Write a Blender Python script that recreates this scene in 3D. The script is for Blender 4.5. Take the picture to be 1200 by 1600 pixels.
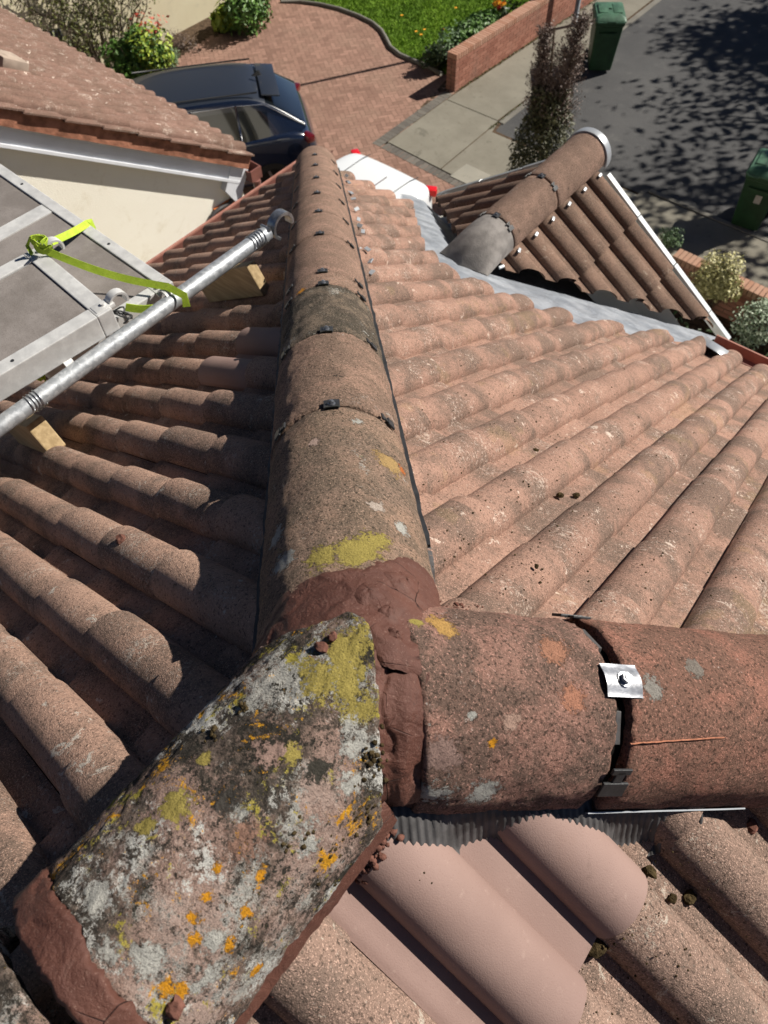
import bpy, bmesh, math, random
from mathutils import Vector, Matrix, noise
random.seed(7)
PI = math.pi
S = bpy.context.scene
for o in list(bpy.data.objects): bpy.data.objects.remove(o)

# ------------------------------------------------------------------ camera
CAMP = Vector((0.22614, -0.19599, 0.88089))
CR = Matrix(((0.7774018463, 0.6286391769, -0.0214278932),
             (0.5176348693, -0.6587402393, -0.5459994864),
             (-0.3573520832, 0.4133691841, -0.8375114365)))     # rows: right, image-down, forward
FPX = 1157.07
cam = bpy.data.cameras.new('camera'); camo = bpy.data.objects.new('camera', cam)
S.collection.objects.link(camo); S.camera = camo
cam.sensor_fit = 'VERTICAL'; cam.sensor_height = 36; cam.lens = FPX / 1600 * 36
cam.clip_start = 0.02; cam.clip_end = 500
camo.matrix_world = Matrix.Translation(CAMP) @ Matrix((CR[0], -CR[1], -CR[2])).transposed().to_4x4()
cam.dof.use_dof = True; cam.dof.focus_distance = 1.15; cam.dof.aperture_fstop = 9.0

# ------------------------------------------------------------------ sky and sun
SUN_AZ, SUN_EL = math.radians(60), math.radians(40)             # az from +x towards +y
W = bpy.data.worlds.new('World'); S.world = W; W.use_nodes = True
nt = W.node_tree; bg = nt.nodes['Background']; sky = nt.nodes.new('ShaderNodeTexSky')
sky.sky_type = 'NISHITA'; sky.sun_disc = False; sky.sun_elevation = SUN_EL
sky.sun_rotation = PI / 2 - SUN_AZ
sky.air_density = 0.3; sky.dust_density = 0.1; sky.ozone_density = 1.5
nt.links.new(sky.outputs[0], bg.inputs[0]); bg.inputs[1].default_value = 0.05
sl = bpy.data.lights.new('sun', 'SUN'); sl.energy = 5.0; sl.angle = math.radians(0.5); sl.color = (1, .94, .85)
so = bpy.data.objects.new('sun', sl); S.collection.objects.link(so)
sdir = Vector((math.cos(SUN_AZ) * math.cos(SUN_EL), math.sin(SUN_AZ) * math.cos(SUN_EL), math.sin(SUN_EL)))
so.rotation_euler = sdir.to_track_quat('Z', 'Y').to_euler(); so.location = sdir * 30
S.view_settings.view_transform = 'Standard'; S.view_settings.look = 'None'
S.view_settings.exposure = 0.6; S.view_settings.gamma = 1

# ------------------------------------------------------------------ helpers
COL = S.collection
def ray(x, y): return CR.transposed() @ Vector(((x - 600) / FPX, (y - 800) / FPX, 1))
def hit(x, y, n, d):
    r = ray(x, y); n = Vector(n); return CAMP + r * ((d - n.dot(CAMP)) / n.dot(r))
GZ = -7.0
def G(x, y, h=0): return hit(x, y, (0, 0, 1), GZ + h)
def lerp(a, b, t): return a + (b - a) * t
def sstep(a, b, x):
    t = min(1, max(0, (x - a) / (b - a))); return t * t * (3 - 2 * t)
def nz(x, y=0, z=0): return noise.noise(Vector((x, y, z)))

class MB:
    def __init__(s): s.v = []; s.f = []; s.c = []; s.m = []; s.cur = 0.5; s.mi = 0
    def vert(s, p): s.v.append(tuple(p)); return len(s.v) - 1
    def face(s, idx): s.f.append(tuple(idx)); s.c.append(s.cur); s.m.append(s.mi)
    def quad(s, a, b, c, d): i = [s.vert(p) for p in (a, b, c, d)]; s.face(i)
    def grid(s, P, closeu=False):
        n = len(P); m = len(P[0]); ix = [[s.vert(p) for p in r] for r in P]
        for i in range(n - 1):
            for j in range(m - 1): s.face((ix[i][j], ix[i+1][j], ix[i+1][j+1], ix[i][j+1]))
            if closeu: s.face((ix[i][m-1], ix[i+1][m-1], ix[i+1][0], ix[i][0]))
        return ix
    def box(s, c, h, M=None, bev=0):
        c = Vector(c); h = Vector(h); M = M or Matrix.Identity(3)
        if bev <= 0:
            P = [c + M @ Vector((sx*h.x, sy*h.y, sz*h.z)) for sx in (-1, 1) for sy in (-1, 1) for sz in (-1, 1)]
            i = [s.vert(p) for p in P]
            for q in ((0,1,3,2),(4,6,7,5),(0,4,5,1),(2,3,7,6),(0,2,6,4),(1,5,7,3)): s.face([i[k] for k in q])
        else:
            b = bm_new(); bmesh.ops.create_cube(b, size=2)
            for v in b.verts: v.co = Vector((v.co.x*h.x, v.co.y*h.y, v.co.z*h.z))
            bmesh.ops.bevel(b, geom=b.edges[:], offset=min(bev, min(h)*.9), segments=2, affect='EDGES', profile=.6)
            s.addbm(b, Matrix.Translation(c) @ M.to_4x4())
    def addbm(s, b, M=None):
        M = M or Matrix.Identity(4); b.verts.index_update(); off = len(s.v)
        for v in b.verts: s.v.append(tuple(M @ v.co))
        for f in b.faces: s.f.append(tuple(off + v.index for v in f.verts)); s.c.append(s.cur); s.m.append(s.mi)
        b.free()
    def tube(s, pts, r, n=12, caps=True, closed=False):
        pts = [Vector(p) for p in pts]; rr = r if isinstance(r, (list, tuple)) else [r] * len(pts)
        rings = []; up = None
        for k, p in enumerate(pts):
            a = pts[max(0, k-1)]; b = pts[min(len(pts)-1, k+1)]; d = (b - a).normalized()
            if up is None:
                up = Vector((0, 0, 1)) if abs(d.z) < .9 else Vector((1, 0, 0))
            x = d.cross(up)
            if x.length < 1e-5: x = d.cross(Vector((0, 1, 0)))
            x.normalize(); y = x.cross(d); up = y
            rings.append([p + (x * math.cos(q) + y * math.sin(q)) * rr[k] for q in [2*PI*i/n for i in range(n)]])
        ix = s.grid(rings, closeu=True)
        if caps: s.face(ix[0][::-1]); s.face(ix[-1])
    def ribbon(s, pts, w, side, th=.0015):
        pts = [Vector(p) for p in pts]; P = []
        for k, p in enumerate(pts):
            d = (pts[min(k+1, len(pts)-1)] - pts[max(k-1, 0)]).normalized()
            sd = Vector(side[k] if isinstance(side, list) else side); sd = (sd - d * sd.dot(d)).normalized()
            n_ = d.cross(sd).normalized()
            P.append([p - sd*w/2 + n_*th, p + sd*w/2 + n_*th, p + sd*w/2 - n_*th, p - sd*w/2 - n_*th])
        ix = s.grid(P, closeu=True); s.face(ix[0][::-1]); s.face(ix[-1])
    def build(s, name, mat, parent=None, smooth=False, label=None, cat=None, group=None, kind=None, angle=None, recalc=False):
        me = bpy.data.meshes.new(name); me.from_pydata(s.v, [], s.f)
        mats = mat if isinstance(mat, (list, tuple)) else [mat]
        for m in mats: me.materials.append(m)
        at = me.attributes.new('tint', 'FLOAT', 'FACE'); at.data.foreach_set('value', s.c)
        if len(mats) > 1: me.polygons.foreach_set('material_index', s.m)
        if recalc:
            b = bmesh.new(); b.from_mesh(me); bmesh.ops.recalc_face_normals(b, faces=b.faces[:]); b.to_mesh(me); b.free()
        if smooth:
            me.polygons.foreach_set('use_smooth', [True] * len(me.polygons))
            if angle: me.set_sharp_from_angle(angle=math.radians(angle))
        me.update()
        o = bpy.data.objects.new(name, me); COL.objects.link(o); o.parent = parent
        tag(o, label, cat, group, kind); return o
def bm_new(): return bmesh.new()
def tag(o, label=None, cat=None, group=None, kind=None):
    if label: o['label'] = label
    if cat: o['category'] = cat
    if group: o['group'] = group
    if kind: o['kind'] = kind
def empty(name, loc, label, cat, group=None):
    o = bpy.data.objects.new(name, None); COL.objects.link(o); o.location = loc; o.empty_display_size = .1
    tag(o, label, cat, group); return o
def adopt(root):                                                # children were modelled in world space
    bpy.context.view_layer.update()
    for c in root.children: c.matrix_parent_inverse = root.matrix_world.inverted()

# ------------------------------------------------------------------ materials
class N:
    def __init__(s, name):
        s.m = bpy.data.materials.new(name); s.m.use_nodes = True; s.t = s.m.node_tree
        s.b = s.t.nodes['Principled BSDF']; s.co = s.t.nodes.new('ShaderNodeTexCoord').outputs['Object']
        s.disp = None
    def nd(s, typ, **kw):
        n = s.t.nodes.new(typ)
        for k, v in kw.items(): setattr(n, k, v)
        return n
    def ln(s, a, b):
        if isinstance(a, (int, float)): b.default_value = a
        elif isinstance(a, (tuple, list)): b.default_value = tuple(a) + ((1,) if len(a) == 3 and len(b.default_value) == 4 else ())
        else: s.t.links.new(a, b)
    def noise(s, scale, detail=4, rough=.55, co=None, dist=0, out='Fac'):
        n = s.nd('ShaderNodeTexNoise'); n.inputs['Scale'].default_value = scale; n.inputs['Detail'].default_value = detail
        n.inputs['Roughness'].default_value = rough; n.inputs['Distortion'].default_value = dist
        s.ln(co or s.co, n.inputs['Vector']); return n.outputs[out]
    def vor(s, scale, co=None, out='Distance', feature='F1', rnd=1):
        n = s.nd('ShaderNodeTexVoronoi', feature=feature); n.inputs['Scale'].default_value = scale; n.inputs['Randomness'].default_value = rnd
        s.ln(co or s.co, n.inputs['Vector']); return n.outputs[out]
    def math(s, op, a, b=0, c=None, clamp=False):
        n = s.nd('ShaderNodeMath', operation=op, use_clamp=clamp); s.ln(a, n.inputs[0]); s.ln(b, n.inputs[1])
        if c is not None: s.ln(c, n.inputs[2])
        return n.outputs[0]
    def ramp(s, f, lo, hi, a=0., b=1.):
        n = s.nd('ShaderNodeMapRange', interpolation_type='SMOOTHSTEP'); s.ln(f, n.inputs[0])
        n.inputs[1].default_value = lo; n.inputs[2].default_value = hi; n.inputs[3].default_value = a; n.inputs[4].default_value = b
        return n.outputs[0]
    def mix(s, f, a, b, mode='MIX'):
        n = s.nd('ShaderNodeMix', data_type='RGBA', blend_type=mode); s.ln(f, n.inputs[0])
        s.ln(a, n.inputs[6]); s.ln(b, n.inputs[7]); return n.outputs[2]
    def tint(s):
        return s.nd('ShaderNodeAttribute', attribute_name='tint').outputs['Fac']
    def stretch(s, sc, rot=(0, 0, 0)):
        n = s.nd('ShaderNodeMapping'); n.inputs['Scale'].default_value = sc; n.inputs['Rotation'].default_value = rot
        s.ln(s.co, n.inputs['Vector']); return n.outputs[0]
    def bump(s, h, dist, strength=1, prev=None):
        n = s.nd('ShaderNodeBump'); n.inputs['Distance'].default_value = dist; n.inputs['Strength'].default_value = strength
        s.ln(h, n.inputs['Height'])
        if prev: s.ln(prev, n.inputs['Normal'])
        return n.outputs[0]
    def done(s, col, rough=.9, nrm=None, metal=0, spec=.3):
        s.ln(col, s.b.inputs['Base Color']); s.ln(rough, s.b.inputs['Roughness']); s.ln(metal, s.b.inputs['Metallic'])
        s.b.inputs['Specular IOR Level'].default_value = spec
        if nrm: s.ln(nrm, s.b.inputs['Normal'])
        return s.m
    def spot(s, P, r, amp=.5, nscale=30, dens=1):
        """irregular crust round the point P: fractal edge, thinning out with distance"""
        v = s.nd('ShaderNodeVectorMath', operation='DISTANCE'); s.ln(s.co, v.inputs[0]); v.inputs[1].default_value = tuple(P)
        d = s.math('DIVIDE', v.outputs['Value'], r)
        f = s.math('MULTIPLY', s.math('SUBTRACT', 1.05, d), .20 + .05 * dens)
        n = s.math('ADD', s.math('MULTIPLY', s.noise(nscale, 6, .7), .5), s.math('MULTIPLY', s.noise(150, 5, .85), .5)); n = s.math('ADD', n, f)
        return s.ramp(n, .63 - .07 * dens, .665 - .07 * dens)

def plain(name, col, rough=.6, metal=0, var=.12, nscale=8, spec=.4, bump=0, bscale=60):
    n = N(name); c = n.mix(n.ramp(n.noise(nscale, 5), .3, .7), tuple(x * (1-var) for x in col), tuple(min(1, x * (1+var)) for x in col))
    nr = n.bump(n.noise(bscale, 4), bump) if bump else None
    return n.done(c, rough, nr, metal, spec)

def tile_mat(name, c1, c2, dark, lich, darkness=.5, lichen=.6, grain=1., seed=0, moss=0., run=None):
    """weathered granular concrete tile: aggregate speckle, algae patches, scuffs and pale crusts"""
    n = N(name); along = None
    if run:                                                     # run = (axis, sign, phase, gauge): where along its length each tile weathers
        sx = n.nd('ShaderNodeSeparateXYZ'); n.ln(n.co, sx.inputs[0]); along = n.math('FRACT', n.math('DIVIDE', n.math('SUBTRACT', n.math('MULTIPLY', sx.outputs[run[0]], run[1]), run[2] - 20 * run[3]), run[3]))
    mp = n.nd('ShaderNodeMapping'); n.ln(n.co, mp.inputs[0]); mp.inputs['Location'].default_value = (seed, seed * .7, seed * .3); n.co = mp.outputs[0]
    t = n.tint()
    base = n.mix(t, c1, c2)
    base = n.mix(n.ramp(n.noise(3.2, 5, .6), .35, .68), base, tuple((a + b) / 2 * .8 for a, b in zip(c1, c2)))
    alg = n.math('ADD', n.noise(6.5, 7, .68), n.math('MULTIPLY', n.math('SUBTRACT', t, .5), .16))
    if along is not None: alg = n.math('ADD', alg, n.math('MULTIPLY', n.math('SUBTRACT', along, .45), n.ramp(n.noise(2.3, 3), .35, .65, .02, .17)))
    base = n.mix(n.math('MULTIPLY', n.ramp(alg, .44, .62), darkness), base, dark)
    sp = n.noise(430, 2, .7); sp2 = n.noise(190, 3, .6)
    base = n.mix(n.ramp(sp, .53, .68, 0, .85 * grain), base, tuple(min(1, x * 1.9 + .02) for x in c2))
    base = n.mix(n.ramp(sp2, .47, .33, 0, .7 * grain), base, tuple(x * .3 for x in dark))
    base = n.mix(n.math('MULTIPLY', n.ramp(n.noise(38, 6, .75), .50, .66), .55 * darkness), base, dark)
    # thin pale scrapes and crusts
    co = n.stretch((1, 1, 1)); cr = n.math('MAXIMUM', n.ramp(n.math('ADD', n.noise(24, 6, .74, dist=.6), n.math('MULTIPLY', n.noise(4, 2), .25)), .765, .79), n.math('MULTIPLY', n.ramp(n.math('ADD', n.noise(130, 5, .8), n.math('MULTIPLY', n.noise(9, 3), .5)), .86, .90), .6))
    base = n.mix(n.math('MULTIPLY', cr, lichen), base, lich)
    if moss:
        base = n.mix(n.math('MULTIPLY', n.ramp(n.math('ADD', n.noise(14, 6, .7), n.noise(2.5, 2)), 1.12, 1.18), moss), base, (.42, .33, .05))
    nr = n.bump(n.noise(430, 3, .7), .0026 * grain + .0002, 1)
    nr = n.bump(n.noise(150, 4, .6), .003 * grain + .0002, .8, nr)
    return n.done(base, .93, nr, 0, .15)

M = {}
M['tile_front'] = tile_mat('front_tile', (.36, .218, .163), (.30, .184, .14), (.13, .096, .076), (.60, .49, .41), .8, .85, .85, 1, .06, run=(1, 1, .698 - .48, .24))
M['tile_left'] = tile_mat('left_tile', (.385, .25, .185), (.32, .20, .15), (.095, .075, .06), (.5, .46, .4), .65, .75, .9, 5)
M['tile_back'] = tile_mat('back_tile', (.27, .185, .145), (.31, .205, .16), (.10, .082, .067), (.55, .5, .42), .5, .6, 1., 9)
M['tile_gable'] = tile_mat('gable_tile', (.235, .15, .11), (.195, .125, .092), (.07, .052, .04), (.5, .42, .33), .45, .4, .8, 3)
M['tile_neigh'] = tile_mat('neighbour_tile', (.225, .135, .105), (.195, .12, .092), (.11, .075, .055), (.75, .65, .55), .5, 1., .9, 12)

def new_tile():
    n = N('new_tile'); b = n.mix(n.ramp(n.noise(7, 5), .3, .7), (.225, .148, .127), (.265, .178, .153))
    b = n.mix(n.ramp(n.noise(60, 6, .75), .58, .74, 0, .5), b, (.36, .26, .22))
    b = n.mix(n.ramp(n.noise(9, 7, .8, dist=.8), .60, .66, 0, .4), b, (.17, .115, .095))
    b = n.mix(n.ramp(n.noise(11, 4, .6), .6, .75, 0, .3), b, (.25, .16, .13))
    b = n.mix(n.ramp(n.noise(500, 2), .38, .3, 0, .5), b, (.2, .12, .1))
    return n.done(b, .75, n.bump(n.noise(500, 3), .0004), 0, .3)
M['tile_new'] = new_tile()

def ridge_mat(name, base1, base2, dark, k_dark, white, yellow, orange, seed=0, spots=(), sp_y=0):
    n = N(name); obj = n.co; mp = n.nd('ShaderNodeMapping'); n.ln(n.co, mp.inputs[0]); mp.inputs['Location'].default_value = (seed, seed * .7, seed * .3); moved = mp.outputs[0]
    n.co = moved
    b = n.mix(n.ramp(n.noise(9, 6, .65), .35, .65), base1, base2)
    b = n.mix(n.math('MULTIPLY', n.ramp(n.noise(13, 8, .72, dist=.3), .40, .56), k_dark), b, dark)
    b = n.mix(n.ramp(n.noise(300, 4, .75), .53, .68, 0, .8), b, tuple(min(1, x * 1.9 + .03) for x in base1))
    b = n.mix(n.ramp(n.noise(210, 3, .65), .47, .36, 0, .8), b, tuple(x * .35 for x in dark))
    fine = n.noise(150, 6, .85)
    def crust(sc, lo, wid=.03, k=1.1, dist=.3): return n.ramp(n.math('ADD', fine, n.math('MULTIPLY', n.math('SUBTRACT', n.noise(sc, 5, .65, dist=dist), .5), k)), lo, lo + wid)
    if white:
        b = n.mix(n.math('MULTIPLY', crust(8, .74 - white), .9), b, (.45, .44, .40))
        b = n.mix(n.math('MULTIPLY', crust(5.3, .76 - white), .8), b, (.40, .27, .22))
        b = n.mix(crust(14, .80 - white), b, (.58, .57, .53))
        b = n.mix(crust(11, .76 - white), b, (.035, .032, .026))
    if yellow: b = n.mix(crust(17, .90 - yellow, .03, 1.6), b, n.mix(n.noise(90, 3), (.34, .29, .04), (.48, .40, .10)))
    if orange: b = n.mix(crust(21, .94 - orange, .03, 1.7, .6), b, n.mix(n.noise(120, 3), (.60, .24, .01), (.66, .38, .04)))
    n.co = obj; hs = None
    for P, r, c, amp, dens in spots:
        m = n.spot(P, r, amp, max(26, min(95, .9 / r)), dens); hs = m if hs is None else n.math('MAXIMUM', hs, m)
        b = n.mix(m, b, n.mix(n.noise(70, 4, .7), tuple(x * .72 for x in c), tuple(min(1, x * 1.25) for x in c)))
    b = n.mix(n.ramp(n.noise(640, 2, .7), .44, .34, 0, .6), b, tuple(x * .3 for x in dark))
    nr = n.bump(hs, .0028, 1) if hs is not None else None
    nr = n.bump(n.noise(420, 3, .7), .0032, 1, nr)
    nr = n.bump(n.noise(140, 6, .75), .006, .9, nr)
    nr = n.bump(n.noise(26, 8, .72), .004, .7, nr)
    return n.done(b, .95, nr, 0, .12)

YEL, ORA, WHI, RED = (.37, .30, .085), (.62, .28, .02), (.45, .44, .40), (.36, .14, .07)

def mortar_mat():
    n = N('mortar'); b = n.mix(n.ramp(n.noise(9, 6, .6), .3, .7), (.070, .024, .0155), (.108, .041, .027))
    b = n.mix(n.ramp(n.noise(35, 6, .7, dist=1.5), .6, .8, 0, .5), b, (.16, .09, .07))
    b = n.mix(n.ramp(n.noise(90, 5, .7), .66, .74, 0, .5), b, (.05, .02, .015))
    nr = n.bump(n.noise(260, 5, .75), .0016); nr = n.bump(n.noise(30, 4, .5, dist=2.5), .0035, .6, nr)
    b = n.mix(n.ramp(n.noise(14, 5, .6, dist=1), .6, .72, 0, .45), b, (.12, .062, .048))
    cr = n.ramp(n.vor(16, feature='DISTANCE_TO_EDGE', co=n.stretch((1, 1, 1))), .0, .012, 1, 0); cr = n.math('MULTIPLY', cr, n.ramp(n.noise(7, 3), .52, .6)); b = n.mix(cr, b, (.02, .008, .006)); nr = n.bump(n.math('SUBTRACT', 1, cr), .003, .8, nr)
    b = n.mix(n.ramp(n.noise(330, 2, .7), .62, .70, 0, .6), b, (.22, .13, .10))
    return n.done(b, .62, nr, 0, .4)
M['mortar'] = mortar_mat()
M['mortar_old'] = plain('old_mortar', (.30, .135, .085), .9, 0, .35, 14, .2, .004, 50)
M['black'] = plain('black_plastic', (.028, .029, .031), .45, 0, .3, 40, .4, .0004, 300)
M['rib'] = plain('ribbed_strip', (.06, .057, .057), .6, 0, .35, 40, .35, .0003, 300)
M['gap'] = plain('dark_felt', (.012, .01, .009), .95, 0, .3, 30, .1)
M['steel'] = plain('zinc_steel', (.36, .37, .39), .38, .9, .3, 60, .5, .0003, 200)
def galv():
    n = N('galvanised'); b = n.mix(n.ramp(n.vor(90, out='Color'), .3, .8), (.33, .35, .37), (.47, .49, .51))
    b = n.mix(n.ramp(n.noise(14, 6, .7), .55, .75, 0, .45), b, (.55, .55, .53))
    b = n.mix(n.ramp(n.noise(55, 6, .75), .68, .74, 0, .6), b, (.75, .75, .72))
    return n.done(b, n.ramp(n.noise(30, 4), .3, .7, .38, .6), n.bump(n.noise(120, 4), .0004), .55, .5)
M['galv'] = galv()
def alum():
    n = N('aluminium'); b = n.mix(n.ramp(n.noise(18, 6, .7), .35, .7), (.52, .52, .51), (.66, .66, .645))
    b = n.mix(n.ramp(n.noise(160, 6, .75, co=n.stretch((1, .12, 1))), .62, .75, 0, .5), b, (.27, .26, .25))
    return n.done(b, n.ramp(n.noise(40, 4), .3, .7, .42, .65), n.bump(n.noise(200, 3), .0003), .3, .5)
M['alum'] = alum()
def ply():
    n = N('phenolic_ply'); b = n.mix(n.ramp(n.noise(7, 6, .65), .35, .65), (.16, .142, .13), (.225, .203, .19))
    b = n.mix(n.ramp(n.noise(24, 7, .75, dist=.5), .56, .75, 0, .6), b, (.30, .27, .24))
    b = n.mix(n.ramp(n.noise(120, 5, .8), .67, .76, 0, .7), b, (.42, .38, .34))
    b = n.mix(n.ramp(n.noise(300, 3, .8), .46, .36, 0, .4), b, (.06, .045, .04))
    return n.done(b, .8, n.bump(n.noise(300, 3), .0006), 0, .3)
M['ply'] = ply()
def strap_mat():
    n = N('strap_webbing'); b = n.mix(n.ramp(n.noise(30, 5), .3, .7), (.36, .50, .04), (.47, .62, .06)); b = n.mix(n.ramp(n.noise(55, 6, .75), .56, .7, 0, .6), b, (.16, .20, .04))
    b = n.mix(n.ramp(n.noise(500, 2), .45, .55, 0, .35), b, (.2, .3, .02)); return n.done(b, .75, n.bump(n.vor(420), .0006), 0, .2)
M['strap'] = strap_mat()
def wood():
    n = N('softwood'); co = n.stretch((3, 26, 26)); b = n.mix(n.ramp(n.noise(3, 5, .6, co=co), .35, .65), (.30, .215, .11), (.42, .31, .17))
    return n.done(b, .7, n.bump(n.noise(6, 4, co=co), .0005), 0, .3)
M['wood'] = wood()
def lead():
    n = N('lead_sheet'); b = n.mix(n.ramp(n.noise(7, 6, .65), .35, .65), (.22, .24, .27), (.34, .36, .39))
    b = n.mix(n.ramp(n.noise(22, 7, .75, dist=1), .58, .72, 0, .7), b, (.55, .58, .62))
    nr = n.bump(n.noise(9, 4, .5, dist=1.2), .02, .5); nr = n.bump(n.noise(60, 4), .002, .5, nr)
    return n.done(b, n.ramp(n.noise(12, 4), .3, .7, .38, .62), nr, .25, .5)
M['lead'] = lead()
M['grey_cap'] = plain('grey_concrete', (.205, .19, .178), .85, 0, .22, 22, .2, .002, 200)
M['verge'] = plain('verge_aluminium', (.36, .38, .40), .35, .3, .12, 10, .5)
M['verge_white'] = plain('verge_white', (.52, .56, .58), .4, 0, .08, 12, .4)
M['white_paint'] = plain('white_paint', (.66, .68, .72), .4, 0, .06, 4, .4)
M['brown_pvc'] = plain('brown_pvc', (.17, .07, .055), .4, 0, .2, 8, .4)
M['pink_pvc'] = plain('faded_pvc', (.36, .17, .13), .5, 0, .2, 12, .3)
def render_mat(name, c1, c2, stain):
    n = N(name); b = n.mix(n.ramp(n.noise(1.1, 6, .6), .3, .7), c1, c2)
    b = n.mix(n.ramp(n.noise(3.2, 7, .7, dist=.4), .53, .72, 0, .7), b, stain)
    b = n.mix(n.ramp(n.noise(34, 6, .8), .66, .78, 0, .75), b, tuple(x * .55 for x in stain))
    nr = n.bump(n.noise(120, 5, .7), .003)
    return n.done(b, .92, nr, 0, .15)
M['render'] = render_mat('cream_render', (.84, .80, .69), (.88, .85, .75), (.64, .57, .43))
M['render2'] = render_mat('cream_wall', (.56, .50, .35), (.60, .545, .39), (.46, .42, .31))
def asphalt():
    n = N('asphalt'); b = n.mix(n.ramp(n.noise(.7, 6, .6), .3, .7), (.056, .056, .057), (.083, .082, .081))
    b = n.mix(n.ramp(n.noise(55, 4, .8), .6, .75, 0, .7), b, (.19, .185, .175))
    b = n.mix(n.ramp(n.noise(2.6, 6, .7), .55, .72, 0, .4), b, (.13, .125, .118))
    b = n.mix(n.ramp(n.noise(21, 5, .85), .69, .73, 0, .8), b, (.24, .20, .14)); b = n.mix(n.ramp(n.noise(1.1, 7, .75, dist=1), .6, .64, 0, .45), b, (.05, .05, .05))
    return n.done(b, .9, n.bump(n.noise(60, 4), .012), 0, .3)
M['asphalt'] = asphalt()
def concrete(name, c1, c2):
    n = N(name); b = n.mix(n.ramp(n.noise(1.3, 7, .65), .3, .7), c1, c2)
    b = n.mix(n.ramp(n.noise(7, 7, .75), .56, .7, 0, .6), b, tuple(x * .62 for x in c1))
    b = n.mix(n.ramp(n.noise(42, 4, .8), .62, .78, 0, .6), b, tuple(min(1, x * 1.6) for x in c2))
    b = n.mix(n.ramp(n.noise(2.1, 8, .8, dist=.6), .60, .66, 0, .5), b, tuple(x * .55 for x in c1)); b = n.mix(n.ramp(n.noise(19, 5, .8), .70, .73, 0, .7), b, tuple(min(1, x * 1.9) for x in c2))
    return n.done(b, .93, n.bump(n.noise(70, 4, .7), .006), 0, .2)
M['concrete'] = concrete('concrete', (.175, .162, .13), (.225, .21, .17))
M['concrete_light'] = concrete('concrete_light', (.25, .24, .20), (.30, .28, .235))
M['kerb'] = concrete('kerb_stone', (.15, .14, .12), (.2, .19, .165))
def brick_tinted(name, c1, c2, dirt):
    n = N(name); b = n.mix(n.tint(), c1, c2)
    b = n.mix(n.ramp(n.noise(1.2, 6, .65), .45, .7, 0, .65), b, dirt)
    b = n.mix(n.ramp(n.noise(60, 5, .75), .58, .75, 0, .5), b, tuple(min(1, x * 1.5) for x in c2))
    return n.done(b, .9, n.bump(n.noise(90, 4), .002), 0, .2)
M['paver'] = brick_tinted('clay_paver', (.205, .12, .09), (.31, .185, .14), (.27, .175, .13))
M['paver_grey'] = brick_tinted('grey_paver', (.10, .09, .08), (.16, .145, .125), (.13, .12, .1))
M['joint'] = concrete('sand_joint', (.085, .065, .05), (.12, .09, .068))
M['brick'] = brick_tinted('wall_brick', (.25, .105, .072), (.36, .17, .12), (.20, .12, .09))
M['brick_top'] = brick_tinted('coping_brick', (.33, .17, .11), (.42, .25, .18), (.3, .2, .14))
M['orange_brick'] = plain('orange_brick', (.50, .15, .045), .85, 0, .2, 20, .2, .003, 80)
M['soil'] = plain('soil', (.085, .058, .038), 1, 0, .5, 12, .1, .02, 40)
def grass():
    n = N('grass_blade'); b = n.mix(n.tint(), (.10, .20, .012), (.20, .33, .022)); return n.done(b, .7, None, 0, .2)
M['grass'] = grass()
M['turf'] = plain('turf', (.075, .14, .014), 1, 0, .45, 6, .1, .02, 60)
def leaf(name, c1, c2, rough=.5):
    n = N(name); b = n.mix(n.tint(), c1, c2)
    return n.done(b, rough, None, 0, .4)
M['leaf_green'] = leaf('leaf_green', (.035, .09, .012), (.11, .22, .035))
M['leaf_dark'] = leaf('leaf_dark', (.012, .03, .01), (.045, .075, .018))
M['leaf_olive'] = leaf('leaf_olive', (.05, .062, .012), (.13, .14, .03))
M['leaf_lime'] = leaf('leaf_lime', (.13, .22, .02), (.35, .42, .05))
M['leaf_varieg'] = leaf('leaf_variegated', (.22, .21, .06), (.62, .58, .30))
M['leaf_white'] = leaf('leaf_white_edge', (.06, .11, .04), (.45, .52, .38))
M['leaf_red'] = leaf('leaf_red', (.30, .03, .02), (.55, .10, .06))
M['leaf_sage'] = leaf('leaf_sage', (.07, .13, .05), (.17, .26, .12))
M['leaf_conifer'] = leaf('conifer_leaf', (.022, .028, .010), (.085, .078, .028))
M['leaf_dead'] = leaf('dead_foliage', (.07, .045, .035), (.19, .135, .11))
M['petal_or'] = leaf('petal_orange', (.75, .22, .01), (.85, .50, .03))
M['petal_red'] = leaf('petal_red', (.5, .01, .01), (.65, .04, .02))
M['bark'] = plain('bark', (.10, .075, .055), .95, 0, .3, 30, .1, .01, 40)
def paint(name, col, rough=.18, coat=1.0):
    n = N(name); m = n.done(tuple(col), rough, None, 0, .5); n.b.inputs['Coat Weight'].default_value = coat; n.b.inputs['Coat Roughness'].default_value = .04; return m
M['car_black'] = paint('black_car_paint', (.005, .010, .026), .25)
M['car_roof'] = paint('dark_roof_paint', (.016, .021, .032), .4, .35)
M['car_white'] = paint('white_car_paint', (.70, .73, .75), .3, .6)
M['glass'] = paint('car_glass', (.006, .008, .010), .06, .5)
M['chrome'] = plain('chrome', (.6, .63, .68), .15, 1, .05, 5, .5)
M['tyre'] = plain('rubber', (.015, .015, .015), .8, 0, .2, 30, .2)
M['rim'] = plain('alloy', (.20, .20, .21), .35, .8, .1, 30, .5)
M['lamp_red'] = paint('red_lamp', (.65, .015, .02), .2)
M['lamp_dark'] = paint('dark_red_lamp', (.10, .004, .006), .2)
M['bin'] = plain('bin_plastic', (.014, .046, .018), .5, 0, .2, 6, .35, .001, 120)
M['bin_lid'] = plain('bin_lid_plastic', (.05, .115, .07), .5, 0, .25, 9, .35, .001, 120)
M['sticker'] = plain('sticker', (.32, .30, .26), .6, 0, .1, 40)
M['post'] = plain('post_steel', (.22, .235, .25), .5, .3, .15, 12, .4)
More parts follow.
